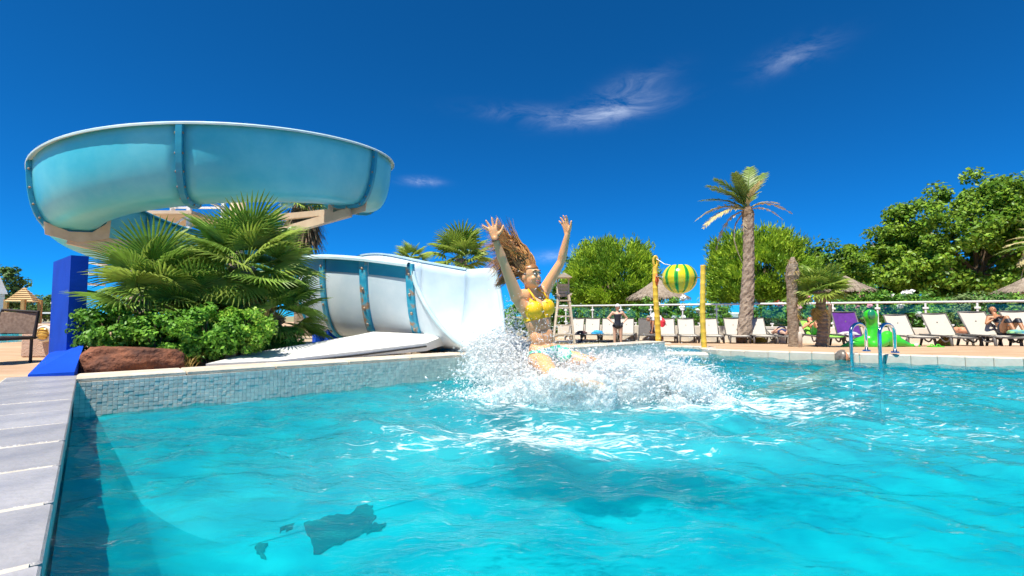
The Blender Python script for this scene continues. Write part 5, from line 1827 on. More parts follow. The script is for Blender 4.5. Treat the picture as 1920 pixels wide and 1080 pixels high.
def blob_mesh(name, caps, ells, voxel, smooth=4):
    """one continuous skin over tapered capsules (a, b, ra, rb) and ellipsoids (centre, radii, quaternion)"""
    m = MB()
    for a, b, ra, rb in caps:
        a, b = Vector(a), Vector(b)
        ax = b - a; l = ax.length
        if l < 1e-6: ax = Vector((0, 0, 1)); l = 1e-4
        prof = [(0, -ra)] + [(ra * math.cos(t), ra * math.sin(t)) for t in (-1.1, -.6, 0)] + [(rb * math.cos(t), l + rb * math.sin(t)) for t in (0, .6, 1.1)] + [(0, l + rb)]
        prof = [(max(r, 1e-5), z) for r, z in prof]
        prof[0] = (0.0, prof[0][1]); prof[-1] = (0.0, prof[-1][1])
        m.lathe(a, prof, 14, axis=ax)
    for c, r, q in ells:
        k = MB().ball((0, 0, 0), r, 20, 14)
        m.add([Vector(c) + (q @ Vector(v) if q is not None else Vector(v)) for v in k.v], k.f)
    me = m.mesh(name + '_src')
    ob = bpy.data.objects.new(name + '_src', me); COL.objects.link(ob)
    bm = bmesh.new(); bm.from_mesh(me); bmesh.ops.remove_doubles(bm, verts=bm.verts, dist=1e-5); bmesh.ops.recalc_face_normals(bm, faces=bm.faces); bm.to_mesh(me); bm.free()
    r = ob.modifiers.new('r', 'REMESH'); r.mode = 'VOXEL'; r.voxel_size = voxel; r.use_smooth_shade = True
    s = ob.modifiers.new('s', 'SMOOTH'); s.factor = .5; s.iterations = smooth
    dg = bpy.context.evaluated_depsgraph_get(); dg.update()
    out = bpy.data.meshes.new_from_object(ob.evaluated_get(dg))
    out.name = name
    bpy.data.objects.remove(ob); bpy.data.meshes.remove(me)
    shade(out)
    return out


fence()
loungers()
thatch_umbrella('thatched parasol whose roof shows between the left pine and the melon bucket', 1233, 521, 558, 27.5, 56, 1)
thatch_umbrella('thatched parasol roof showing behind the small fan palm', 1585, 517, 545, 24.0, 47, 2)
thatch_umbrella('thatched parasol roof cut by the right picture edge', 1925, 519, 548, 19.5, 50, 3)
water_play()


# ------------------------------------------------------------------ people
M_SKIN = mat('tanned_skin', (.74, .37, .17), (.82, .44, .22), .42, scale=5, bump=.04, sss=.12)
M_SKIN_F = mat('fair_skin', (.62, .36, .25), (.68, .42, .30), .5, scale=5)
M_SKIN_R = mat('sunburnt_skin', (.62, .25, .13), (.70, .32, .18), .5, scale=5)
M_SKIN_B = mat('bronzed_skin', (.36, .16, .075), (.44, .21, .10), .45, scale=5)


def shell(me, name, cond, off, matl, parent):
    """clothing: the faces of a body mesh that satisfy cond, lifted off the skin"""
    n = len(me.vertices)
    co = np.empty(n * 3); me.vertices.foreach_get('co', co); co = co.reshape(-1, 3)
    no = np.empty(n * 3); me.vertices.foreach_get('normal', no); no = no.reshape(-1, 3)
    ok = cond(co, no)
    fs = [tuple(p.vertices) for p in me.polygons if all(ok[i] for i in p.vertices)]
    if not fs: return None
    us = sorted({i for f in fs for i in f}); rm = {a: b for b, a in enumerate(us)}
    v = co[us] + no[us] * off + np.array(org(parent))
    f2 = [tuple(rm[i] for i in f) for f in fs]
    m = bpy.data.meshes.new(name); m.from_pydata([tuple(p) for p in v], [], f2); m.update(); shade(m)
    o = link(name, m, matl, parent)
    sd = o.modifiers.new('t', 'SOLIDIFY'); sd.thickness = off * .9; sd.offset = -1
    return o


def frame(up, fwd):
    u = Vector(up).normalized(); f = Vector(fwd); f = (f - u * f.dot(u)).normalized(); l = u.cross(f)   # l = the body's own left
    return u, f, l


def qfrom(u, f, l):
    return Matrix((l, f, u)).transposed().to_quaternion()   # local x = left, y = forward, z = up


def hand_caps(wrist, axis, normal, thumb_side, spread=1.0, curl=.15, s=1.0):
    """palm and five separate fingers; axis points to the fingertips, normal out of the palm"""
    a = Vector(axis).normalized(); n = Vector(normal); n = (n - a * n.dot(a)).normalized(); t = Vector(thumb_side); t = (t - a * t.dot(a) - n * t.dot(n)).normalized()
    w = Vector(wrist); caps = []
    for k in (-1.4, -.5, .5, 1.4):
        caps.append((w + t * .010 * k * s, w + a * .078 * s + t * .019 * k * s, .015 * s, .0125 * s))
    for k, ln, ang in ((1.5, .074, 14), (.5, .084, 2), (-.5, .077, -13), (-1.5, .060, -30)):
        g = R(ang * spread); d = a * math.cos(g) + t * math.sin(g)
        p0 = w + a * .078 * s + t * .0185 * k * s
        p1 = p0 + (d + n * curl * .4).normalized() * ln * .45 * s; p2 = p1 + (d + n * curl * 1.2).normalized() * ln * .32 * s; p3 = p2 + (d + n * curl * 2.2).normalized() * ln * .26 * s
        caps += [(p0, p1, .0105 * s, .0098 * s), (p1, p2, .0098 * s, .009 * s), (p2, p3, .009 * s, .0075 * s)]
    g = R(48 * min(1.2, spread)); d = a * math.cos(g) + t * math.sin(g)
    p0 = w + a * .022 * s + t * .026 * s; p1 = p0 + d * .036 * s; p2 = p1 + (d * .8 + a * .35).normalized() * .032 * s; p3 = p2 + (d * .6 + a * .55).normalized() * .022 * s
    caps += [(p0, p1, .0155 * s, .0125 * s), (p1, p2, .0125 * s, .0105 * s), (p2, p3, .0105 * s, .0085 * s)]
    return caps


def rider():
    U, F, L_ = frame((-.24, .06, 1), (.66, -.75, 0))
    pc = at(1023, 664, 4.12)
    P = lambda l, f, u: pc + L_ * l + F * f + U * u
    w = thing('person', 'woman in yellow bikini top flying off the slide with both arms raised', 'person', pc)
    Q = qfrom(U, F, L_)
    neck = P(0, .0, .54)
    shR, shL = P(-.162, .0, .515), P(.162, -.01, .52)
    elR, wrR = at(945, 494, shR.y - .10), at(928, 447, shR.y - .17)
    elL, wrL = at(1052, 491, shL.y - .06), at(1064, 440, shL.y - .12)
    hipR, hipL = P(-.085, 0, -.02), P(.085, 0, -.02)
    knR, anR = at(1032, 700, 3.74), at(1085, 716, 3.44)
    knL, anL = at(1112, 684, 3.98), at(1185, 712, 3.86)
    HU, HF, HL = frame((-.10, .0, 1), (.74, -.62, -.16))
    hc = at(994, 517, neck.y - .03)
    HQ = qfrom(HU, HF, HL)
    H = lambda l, f, u: hc + HL * l + HF * f + HU * u
    caps = [
        (P(0, 0, .43), hc + HU * -.05 - HF * .015, .055, .046),
        (shR, shL, .058, .058), (P(-.09, 0, .50), shR, .06, .055), (P(.09, 0, .50), shL, .06, .055),
        (shR, shR.lerp(elR, .55), .056, .046), (shR.lerp(elR, .5), elR, .047, .036), (elR, elR.lerp(wrR, .3), .036, .038), (elR.lerp(wrR, .3), wrR, .038, .024),
        (shL, shL.lerp(elL, .55), .056, .046), (shL.lerp(elL, .5), elL, .047, .036), (elL, elL.lerp(wrL, .3), .036, .038), (elL.lerp(wrL, .3), wrL, .038, .024),
        (P(-.12, 0, .42), shR, .055, .05), (P(.12, 0, .42), shL, .055, .05),
        (hipR, knR, .092, .060), (hipL, knL, .092, .060),
        (knR, knR.lerp(anR, .35), .056, .055), (knR.lerp(anR, .35), anR, .055, .036), (knL, knL.lerp(anL, .35), .056, .055), (knL.lerp(anL, .35), anL, .055, .036),
        (anR, anR + Vector((.15, -.05, -.02)), .036, .025), (anL, anL + Vector((.16, -.02, .03)), .036, .025),
    ]
    caps += hand_caps(wrR, at(921, 418, wrR.y) - wrR, Vector((.1, -1, -.1)), Vector((1, 0, .1)), 1.5, .04, 1.02)
    caps += hand_caps(wrL, at(1058, 408, wrL.y) - wrL, Vector((-.75, -.5, 0)), Vector((.8, -.55, 0)), .9, .22, 1.02)
    ells = [
        (P(0, .0, 0), (.150, .108, .105), Q), (P(0, -.02, .05), (.135, .095, .09), Q), (P(0, .005, .15), (.116, .082, .13), Q), (P(0, .005, .28), (.128, .092, .14), Q),
        (P(0, .0, .38), (.142, .096, .13), Q), (P(-.07, -.05, -.03), (.085, .085, .085), Q), (P(.07, -.05, -.03), (.085, .085, .085), Q),
        (P(-.070, .080, .378), (.068, .056, .070), Q), (P(.070, .080, .378), (.068, .056, .070), Q),
        # head
        (H(0, -.012, .022), (.076, .096, .092), HQ), (H(0, .012, -.030), (.064, .078, .082), HQ), (H(0, .045, -.072), (.042, .040, .034), HQ),
        (H(0, .086, -.022), (.013, .018, .016), HQ), (H(0, .078, -.005), (.010, .014, .024), HQ), (H(-.034, .060, -.030), (.024, .022, .022), HQ), (H(.034, .060, -.030), (.024, .022, .022), HQ),
        (H(0, .074, .030), (.048, .016, .012), HQ), (H(0, .078, -.060), (.026, .014, .012), HQ),
        (H(-.078, -.010, -.010), (.010, .020, .030), HQ), (H(.078, -.010, -.010), (.010, .020, .030), HQ),
    ]
    body = blob_mesh('body', caps, ells, .0055, 4)
    body.materials.append(M_SKIN)
    bo = link('body', body, None, w)
    off = org(w)

    def loc(co):       # torso coordinates of mesh vertices (already relative to the thing base = pc)
        return co @ np.array(L_), co @ np.array(F), co @ np.array(U)
    YB = mat('yellow_bikini', (.90, .50, .004), (.94, .58, .008), .55, scale=40, bump=.1)

    def top(co, no):
        l, f, u = loc(co)
        cup = ((np.abs(l) - .074) ** 2 / .074 ** 2 + (u - .372) ** 2 / .084 ** 2 < 1) & (f > .02)
        tri = (np.abs(np.abs(l) - .072) < .066 * (1 - (u - .33) / .17)) & (u > .300) & (u < .485) & (f > .02)
        band = (np.abs(u - .312) < .020) & (np.abs(l) < .17)
        return (cup & (u < .425)) | tri | band
    shell(body, 'bikini_top', top, .005, YB, w)
    for s in (-1, 1):
        MB().tube([P(s * .072, .112, .445), P(s * .068, .088, .50), P(s * .050, .03, .565), P(s * .02, -.05, .575)], .008, 6).build('strap', YB, w, smooth=True)
    BB = mat('patterned_bikini', (.02, .42, .28), (.74, .82, .80), .6, scale=22, c3=(.02, .22, .34), lo=.44, hi=.52)

    def bottom(co, no):
        l, f, u = loc(co)
        r = np.abs(l)
        return (u < .052) & (u > -.115 + np.clip((r - .035) * 1.15, 0, .2)) & (r < .2) & (f > -.2)
    shell(body, 'bikini_bottom', bottom, .005, BB, w)
    # bracelet
    d = (wrR - elR).normalized()
    MB().tube([wrR - d * .012 + (d.cross(Vector((0, 0, 1))).normalized() * math.cos(a) + d.cross(d.cross(Vector((0, 0, 1)))).normalized() * math.sin(a)) * .028 for a in np.linspace(0, 6.283, 18)], .006, 6).build('bracelet', mat('dark_cord', (.03, .015, .012), (.05, .02, .02), .6), w, smooth=True)
    # face
    hd = bpy.data.objects.new('face', None); COL.objects.link(hd); hd.parent = w; ORG[hd.name] = off
    for s in (-1, 1):
        MB().ball(H(s * .031, .076, .008), (.013, .013, .008), 12, 8).build('eye', mat('eye_white', (.75, .73, .70), (.8, .78, .76), .2), hd, smooth=True)
        MB().ball(H(s * .031 + .002, .0855, .008), .0062, 10, 8).build('iris', mat('eye_dark', (.02, .012, .008), (.03, .015, .01), .15), hd, smooth=True)
        MB().tube([H(s * .046, .072, .013), H(s * .031, .088, .0175), H(s * .017, .084, .012)], [.0015, .0035, .002], 6).build('eyelid', mat('lash_brown', (.05, .022, .012), (.07, .03, .02), .6), hd, smooth=True)
        MB().tube([H(s * .050, .070, .028), H(s * .034, .088, .035), H(s * .016, .090, .030)], [.002, .0045, .0035], 6).build('eyebrow', mat('brow_brown', (.06, .025, .012), (.09, .04, .02), .7), hd, smooth=True)
        MB().ball(H(s * .007, .100, -.030), .0032, 8, 6).build('nostril', mat('nostril', (.10, .03, .02), (.12, .04, .02), .7), hd, smooth=True)
    LIP = mat('lips', (.50, .12, .09), (.56, .16, .12), .35)
    A = [H(x, .092 - 7 * x * x, -.056 + 5.5 * x * x) for x in np.linspace(-.030, .030, 9)]
    B = [H(x, .090 - 7 * x * x, -.078 + 16 * x * x) for x in np.linspace(-.030, .030, 9)]
    MB().tube(A, [.002, .0038, .005, .005, .0045, .005, .005, .0038, .002], 6).build('upper_lip', LIP, hd, smooth=True)
    MB().tube(B, [.002, .004, .0055, .006, .006, .006, .0055, .004, .002], 6).build('lower_lip', LIP, hd, smooth=True)
    MB().grid([[p.lerp(q, .0) - HF * .003 for p, q in zip(A, B)], [p.lerp(q, .55) - HF * .002 for p, q in zip(A, B)]]).build('teeth', mat('teeth', (.82, .80, .76), (.85, .83, .8), .2), hd, smooth=True)
    MB().grid([[p.lerp(q, .5) - HF * .0045 for p, q in zip(A, B)], [p.lerp(q, 1) - HF * .004 for p, q in zip(A, B)]]).build('mouth', mat('mouth_dark', (.10, .02, .02), (.14, .03, .03), .5), hd, smooth=True)
    # hair streaming up and back
    HA = mat('brown_hair', (.27, .11, .035), (.40, .18, .06), .38, scale=14)
    HB_ = mat('golden_hair', (.52, .25, .07), (.66, .36, .12), .38, scale=14)
    HD = mat('dark_hair', (.12, .048, .018), (.20, .08, .03), .7, scale=14)

    def scalp(co, no):
        q = co + np.array(off - hc)
        l, f, u = q @ np.array(HL), q @ np.array(HF), q @ np.array(HU)
        return (np.abs(l) < .10) & ((u > .052 - .0 + np.clip(f - .03, -1, 0) * 1.5) & (f < .085)) & (u > -.075) & (f < .10) & (np.hypot(np.hypot(l, f), u) < .14) & ~((np.abs(l) > .055) & (f > -.02) & (u < .035))
    shell(body, 'hair', scalp, .004, HA, w)
    rg = random.Random(5)
    mbs = [MB(), MB(), MB()]
    LK = [(rg.random(), rg.gauss(0, 1), rg.gauss(0, 1), rg.gauss(0, 1), rg.gauss(0, 1), rg.gauss(0, 1)) for _ in range(70)]
    gs = lambda m, s, i: m + s * (kl[i] * .92 + rg.gauss(0, .30))
    for k in range(1500):
        th, ph = rg.uniform(-1.9, 1.9), rg.uniform(.05, 1.5)
        # root on the scalp, front hairline to nape
        d = (HF * math.cos(th + math.pi) * math.cos(ph) + HL * math.sin(th + math.pi) * math.cos(ph) + HU * math.sin(ph)).normalized()
        if k % 3 == 0: d = (HF * rg.uniform(.2, 1.0) + HL * rg.uniform(-.9, .9) + HU).normalized()
        root = hc + HU * .02 + Vector((d.x * .082, d.y * .088, d.z * .086)) - HF * .012
        kl = LK[k % len(LK)]; kind = kl[0]
        t = rg.random()
        if kind < .74:     # main mass thrown up to the upper left
            e = at(gs(935, 15, 1), gs(458, 22, 2), hc.y + .06 + gs(0, .07, 3))
            c1 = root + HU * rg.uniform(.04, .10) + d * .05 + Vector((-.02, .02, 0))
            c2 = at(gs(966, 10, 4), gs(462, 12, 5), hc.y + .06 + gs(0, .04, 3))
        elif kind < .90:   # looser locks to the left behind the arm
            e = at(gs(928, 12, 1), gs(500, 22, 2), hc.y + .12 + gs(0, .05, 3))
            c1 = root + d * .06 + Vector((-.04, .03, .02)); c2 = at(rg.gauss(958, 8), rg.gauss(490, 12), hc.y + .12)
        else:
            e = at(gs(925, 9, 1), gs(535, 7, 2), hc.y + .10); c1 = root + d * .05 + Vector((-.05, .04, -.02)); c2 = at(945, rg.gauss(522, 8), hc.y + .12)
        pts = []
        for i in range(9):
            s = i / 8
            p = root * (1 - s) ** 3 + c1 * 3 * s * (1 - s) ** 2 + c2 * 3 * s * s * (1 - s) + e * s ** 3
            pts.append(p + Vector((rg.gauss(0, .0012), rg.gauss(0, .0012), rg.gauss(0, .0012))) * (1 if 0 < i < 8 else 0))
        r = rg.uniform(.0022, .0048)
        j = rg.choices((0, 1, 2), (4, 5, 1))[0]
        mbs[j].tube(pts, [r, r, r, r, r * .95, r * .85, r * .65, r * .4, .0006], 4, False)
    for j, (b, mm) in enumerate(zip(mbs, (HA, HB_, HD))): b.build('hair_locks', mm, w, smooth=True)
    return w


def simple_person(label, J, skin, clothes, hair=None, hairmat=None, voxel=.013, s=1.0, cat='person', extra=None):
    """J: joints in world space; clothes: list of (name, predicate(co world, t), material)"""
    base = J['base']
    w = thing('person', label, cat, base)
    cp = []
    def c(a, b, ra, rb): cp.append((J[a] if isinstance(a, str) else a, J[b] if isinstance(b, str) else b, ra * s, rb * s))
    c('pelvis', 'waist', .125, .105); c('waist', 'chest', .105, .125); c('chest', 'neck', .10, .055); c('neck', 'head', .05, .05)
    for k in 'LR':
        c('chest', 'sh' + k, .09, .055); c('sh' + k, 'el' + k, .052, .040); c('el' + k, 'wr' + k, .040, .027)
        c('pelvis', 'hip' + k, .11, .10); c('hip' + k, 'kn' + k, .095, .060); c('kn' + k, 'an' + k, .058, .038); c('an' + k, 'to' + k, .036, .024)
        d = (J['wr' + k] - J['el' + k]).normalized()
        sd = d.cross(Vector((0, 0, 1))); sd = sd.normalized() if sd.length > .1 else Vector((1, 0, 0))
        cp += hand_caps(J['wr' + k], d, d.cross(sd), sd, .8, .25, 1.15 * s)
    el = [(J['head'], (.078 * s, .092 * s, .112 * s), None)]
    if extra: el += extra
    me = blob_mesh('body', cp, el, voxel, 3)
    me.materials.append(skin)
    link('body', me, None, w)
    ob = np.array(base)
    for nm, pred, mt in clothes:
        shell(me, nm, (lambda co, no, pred=pred: pred(co + ob)), .010, mt, w)
    if hair is not None:
        shell(me, 'hair', (lambda co, no: hair(co + ob)), .018, hairmat, w)
    f = J.get('face')
    if f is not None:
        f = Vector(f).normalized(); u = Vector((0, 0, 1)) if abs(f.z) < .8 else Vector((0, 1, 0)); r = f.cross(u).normalized(); u = r.cross(f)
        h = J['head']
        fo = bpy.data.objects.new('face', None); COL.objects.link(fo); fo.parent = w; ORG[fo.name] = Vector(base)
        for k in (-1, 1):
            MB().ball(h + f * .082 * s + r * k * .03 * s + u * .012, .012 * s, 8, 6).build('eye', MATS['eye_dark'], fo, smooth=True)
        MB().ball(h + f * .095 * s - u * .018, (.014 * s, .014 * s, .022 * s), 8, 6).build('nose', skin, fo, smooth=True)
        MB().tube([h + f * .082 * s - r * .025 * s - u * .052, h + f * .090 * s - u * .056, h + f * .082 * s + r * .025 * s - u * .052], .007 * s, 6).build('mouth', MATS['lips'], fo, smooth=True)
    return w


def dist_to(p):
    p = np.array(p)
    return lambda co: np.linalg.norm(co - p, axis=1)


def bathers():
    V = Vector
    BLK = mat('black_swimsuit', (.010, .012, .018), (.025, .03, .045), .5, scale=30)
    # standing woman, hands on hips
    Y = 19.4; x = at(1158, 600, Y).x; z = -.56
    h = lambda dx, dy, dz: V((x + dx, Y + dy, z + dz))
    J = dict(base=h(0, 0, 0), pelvis=h(0, 0, .80), waist=h(0, 0, 1.0), chest=h(0, 0, 1.20), neck=h(0, 0, 1.36), head=h(.0, -.02, 1.52),
             shL=h(.19, 0, 1.30), shR=h(-.19, 0, 1.30), elL=h(.38, .03, 1.08), elR=h(-.38, .03, 1.08), wrL=h(.22, -.06, .92), wrR=h(-.22, -.06, .92),
             hipL=h(.10, 0, .76), hipR=h(-.10, 0, .76), knL=h(.12, -.01, .42), knR=h(-.12, -.01, .42), anL=h(.13, 0, .06), anR=h(-.13, 0, .06), toL=h(.15, -.16, .03), toR=h(-.15, -.16, .03), face=V((0, -1, -.05)))
    st = simple_person('standing woman in black swimsuit and white cap, hands on hips', J, M_SKIN_F,
                       [('swimsuit', lambda co: (co[:, 2] > z + .66 + .75 * np.maximum(0, np.abs(co[:, 0] - x) - .07)) & (co[:, 2] < z + 1.25) & (np.abs(co[:, 0] - x) < .20) & (np.abs(co[:, 0] - x) < .155 + .6 * np.maximum(0, z + 1.0 - co[:, 2])), BLK)],
                       lambda co: (co[:, 2] > z + 1.53) , mat('white_cap', (.74, .74, .72), (.8, .8, .78), .6), s=1.08)
    m = MB()
    for k in (-1, 1): m.ball(J['head'] + V((k * .034, -.092, .02)), (.03, .012, .024), 10, 8)
    m.build('sunglasses', BLK, st, smooth=True)
    # bending man in white shirt and red shorts
    Y = 20.9; x = at(1236, 600, Y).x; z = deckz(Y)
    J = dict(base=h(0, 0, 0), pelvis=h(.10, 0, .86), waist=h(.0, 0, 1.00), chest=h(-.20, 0, 1.10), neck=h(-.36, 0, 1.04), head=h(-.46, -.02, .98),
             shL=h(-.28, .18, 1.06), shR=h(-.28, -.18, 1.06), elL=h(-.30, .18, .78), elR=h(-.31, -.18, .78), wrL=h(-.30, .12, .52), wrR=h(-.33, -.14, .52),
             hipL=h(.12, .10, .84), hipR=h(.12, -.10, .84), knL=h(.10, .11, .45), knR=h(.06, -.11, .45), anL=h(.14, .11, .07), anR=h(.10, -.11, .07), toL=h(.0, .12, .03), toR=h(-.06, -.12, .03), face=V((-.8, -.1, -.6)))
    simple_person('man in white shirt and red shorts bending over behind the bamboo post', J, M_SKIN_R,
                  [('shirt', lambda co: (co[:, 0] > x - .40) & (co[:, 2] > z + .90) & (co[:, 0] < x + .08), mat('white_shirt', (.76, .77, .80), (.8, .8, .84), .8)),
                   ('shorts', lambda co: (co[:, 0] > x - .02) & (co[:, 2] > z + .52) & (co[:, 2] < z + 1.02) & (co[:, 0] > x + .06 - .4 * (z + .95 - co[:, 2])), mat('red_shorts', (.62, .015, .03), (.7, .03, .05), .7))],
                  lambda co: np.linalg.norm(co - np.array(J['head'] + V((.02, 0, .05))), axis=1) < .10, mat('grey_hair', (.16, .14, .13), (.3, .28, .26), .7), s=1.1)
    # swimmer: head above the water beside the ladder
    p = gp(1580, 675, .0)
    h = lambda dx, dy, dz: p + V((dx, dy, dz))
    J = dict(base=h(0, 0, -.3), pelvis=h(-.50, .1, -.34), waist=h(-.35, .08, -.30), chest=h(-.2, .05, -.22), neck=h(-.06, .02, -.10), head=h(.0, 0, .025),
             shL=h(-.12, .18, -.18), shR=h(-.12, -.16, -.18), elL=h(.08, .3, -.22), elR=h(.08, -.28, -.22), wrL=h(.28, .2, -.2), wrR=h(.28, -.2, -.2),
             hipL=h(-.55, .18, -.36), hipR=h(-.55, .02, -.36), knL=h(-.9, .2, -.42), knR=h(-.9, .0, -.42), anL=h(-1.2, .2, -.5), anR=h(-1.2, 0, -.5), toL=h(-1.3, .2, -.5), toR=h(-1.3, 0, -.5), face=V((.85, -.4, -.1)))
    simple_person('swimmer with short grey hair, only the head above the water', J, M_SKIN_R, [],
                  lambda co: (np.linalg.norm(co - np.array(J['head'] + V((-.045, .02, .02))), axis=1) < .105) & (co[:, 2] > -.02), mat('wet_grey_hair', (.10, .085, .07), (.24, .20, .17), .35, scale=30), s=.92, voxel=.009)

    # people lying on loungers: along the lounger, foot towards the pool
    def lying(label, px, Y, zs, skin, clothes_f, hairm, prone=False, raised=0.0, knees=0.0, s=.95, turn=0.0):
        x = at(px, 600, Y).x; z = deckz(Y) + zs
        a = Vector((math.sin(LROT + turn) * -1, math.cos(LROT + turn), 0)); b = Vector((a.y, -a.x, 0)); b = -b
        g = lambda al, sd, up: V((x, Y, z)) + a * al + b * sd + V((0, 0, up))
        hr = math.sin(raised)
        c = math.cos(raised)
        J = dict(base=g(0, 0, 0), pelvis=g(-.05, 0, .10), waist=g(.13 * c, 0, .10 + .15 * hr), chest=g(.33 * c, 0, .12 + .35 * hr), neck=g(.50 * c, 0, .11 + .50 * hr), head=g(.64 * c, 0, .12 + .64 * hr),
                 shL=g(.44 * c, .17, .10 + .42 * hr), shR=g(.44 * c, -.17, .10 + .42 * hr), elL=g(.22 * c, .30, .08 + .24 * hr), elR=g(.22 * c, -.30, .08 + .24 * hr), wrL=g(.10, .14, .22 + .22 * hr), wrR=g(.10, -.14, .22 + .22 * hr),
                 hipL=g(-.10, .09, .09), hipR=g(-.10, -.09, .09), knL=g(-.46 + .12 * knees, .11, .10 + .34 * knees), knR=g(-.50 + .12 * knees, -.11, .10 + .28 * knees), anL=g(-.86 + .25 * knees, .10, .05), anR=g(-.86 + .25 * knees, -.10, .05), toL=g(-.98 + .25 * knees, .11, .10), toR=g(-.98 + .25 * knees, -.11, .10),
                 face=(V((0, 0, 1)) * c - a * hr) if not prone else None)
        if prone:
            for k, sg in (('L', 1), ('R', -1)):
                J['el' + k] = g(.62, sg * .3, .06); J['wr' + k] = g(.72, sg * .08, .08)
        ar, br, o = np.array(a), np.array(b), np.array(g(0, 0, 0))
        al = lambda co: (co - o) @ ar
        cl = [(n, (lambda co, p=p: p(al(co), (co - o) @ br, co[:, 2] - o[2])), m) for n, p, m in clothes_f]
        ex = [(g(-.10, .08, .16), (.10, .11, .085), None), (g(-.10, -.08, .16), (.10, .11, .085), None)] if prone else None
        return simple_person(label, J, skin, cl, (lambda co: np.linalg.norm(co - np.array(J['head'] + a * .04 + V((0, 0, -.02 if not prone else .03))), axis=1) < .10), hairm, s=s, extra=ex)
    HB = mat('dark_brown_hair', (.03, .015, .01), (.06, .03, .02), .5)
    lying('fair sunbather lying on a flat lounger, just left of the dead trunk', 1466, 18.4, .34, M_SKIN_F, [('trunks', lambda a, b, c: (a > -.32) & (a < .06), mat('navy_trunks', (.02, .03, .10), (.03, .04, .14), .7))], HB)
    lying('reddish sunbather lying on a lime green towel behind the small palm', 1530, 15.2, .36, M_SKIN_R, [('trunks', lambda a, b, c: (a > -.30) & (a < .06), mat('green_trunks', (.05, .30, .06), (.08, .4, .1), .7))], HB, raised=.5, knees=.8)
    lying('sunbather in dark bikini lying face down, feet to the pool', 1805, 15.6, .35, M_SKIN_R, [('bikini_bottom', lambda a, b, c: (a > -.13) & (a < .06) & (np.abs(b) < .2) & (c > .03) & ((np.abs(b) < .03 + .5 * np.maximum(0, a + .08))), BLK)], HB, prone=True)
    lying('bronzed woman in black bikini sitting up on a lounger near the right edge', 1880, 13.4, .36, M_SKIN_B,
          [('bikini_bottom', lambda a, b, c: (a > -.16) & (a < .04) & (np.abs(b) < .2), BLK), ('bikini_top', lambda a, b, c: (c > .30) & (c < .42) & (np.abs(b) < .16), BLK)], HB, raised=.95, knees=1.0)


rider()
bathers()


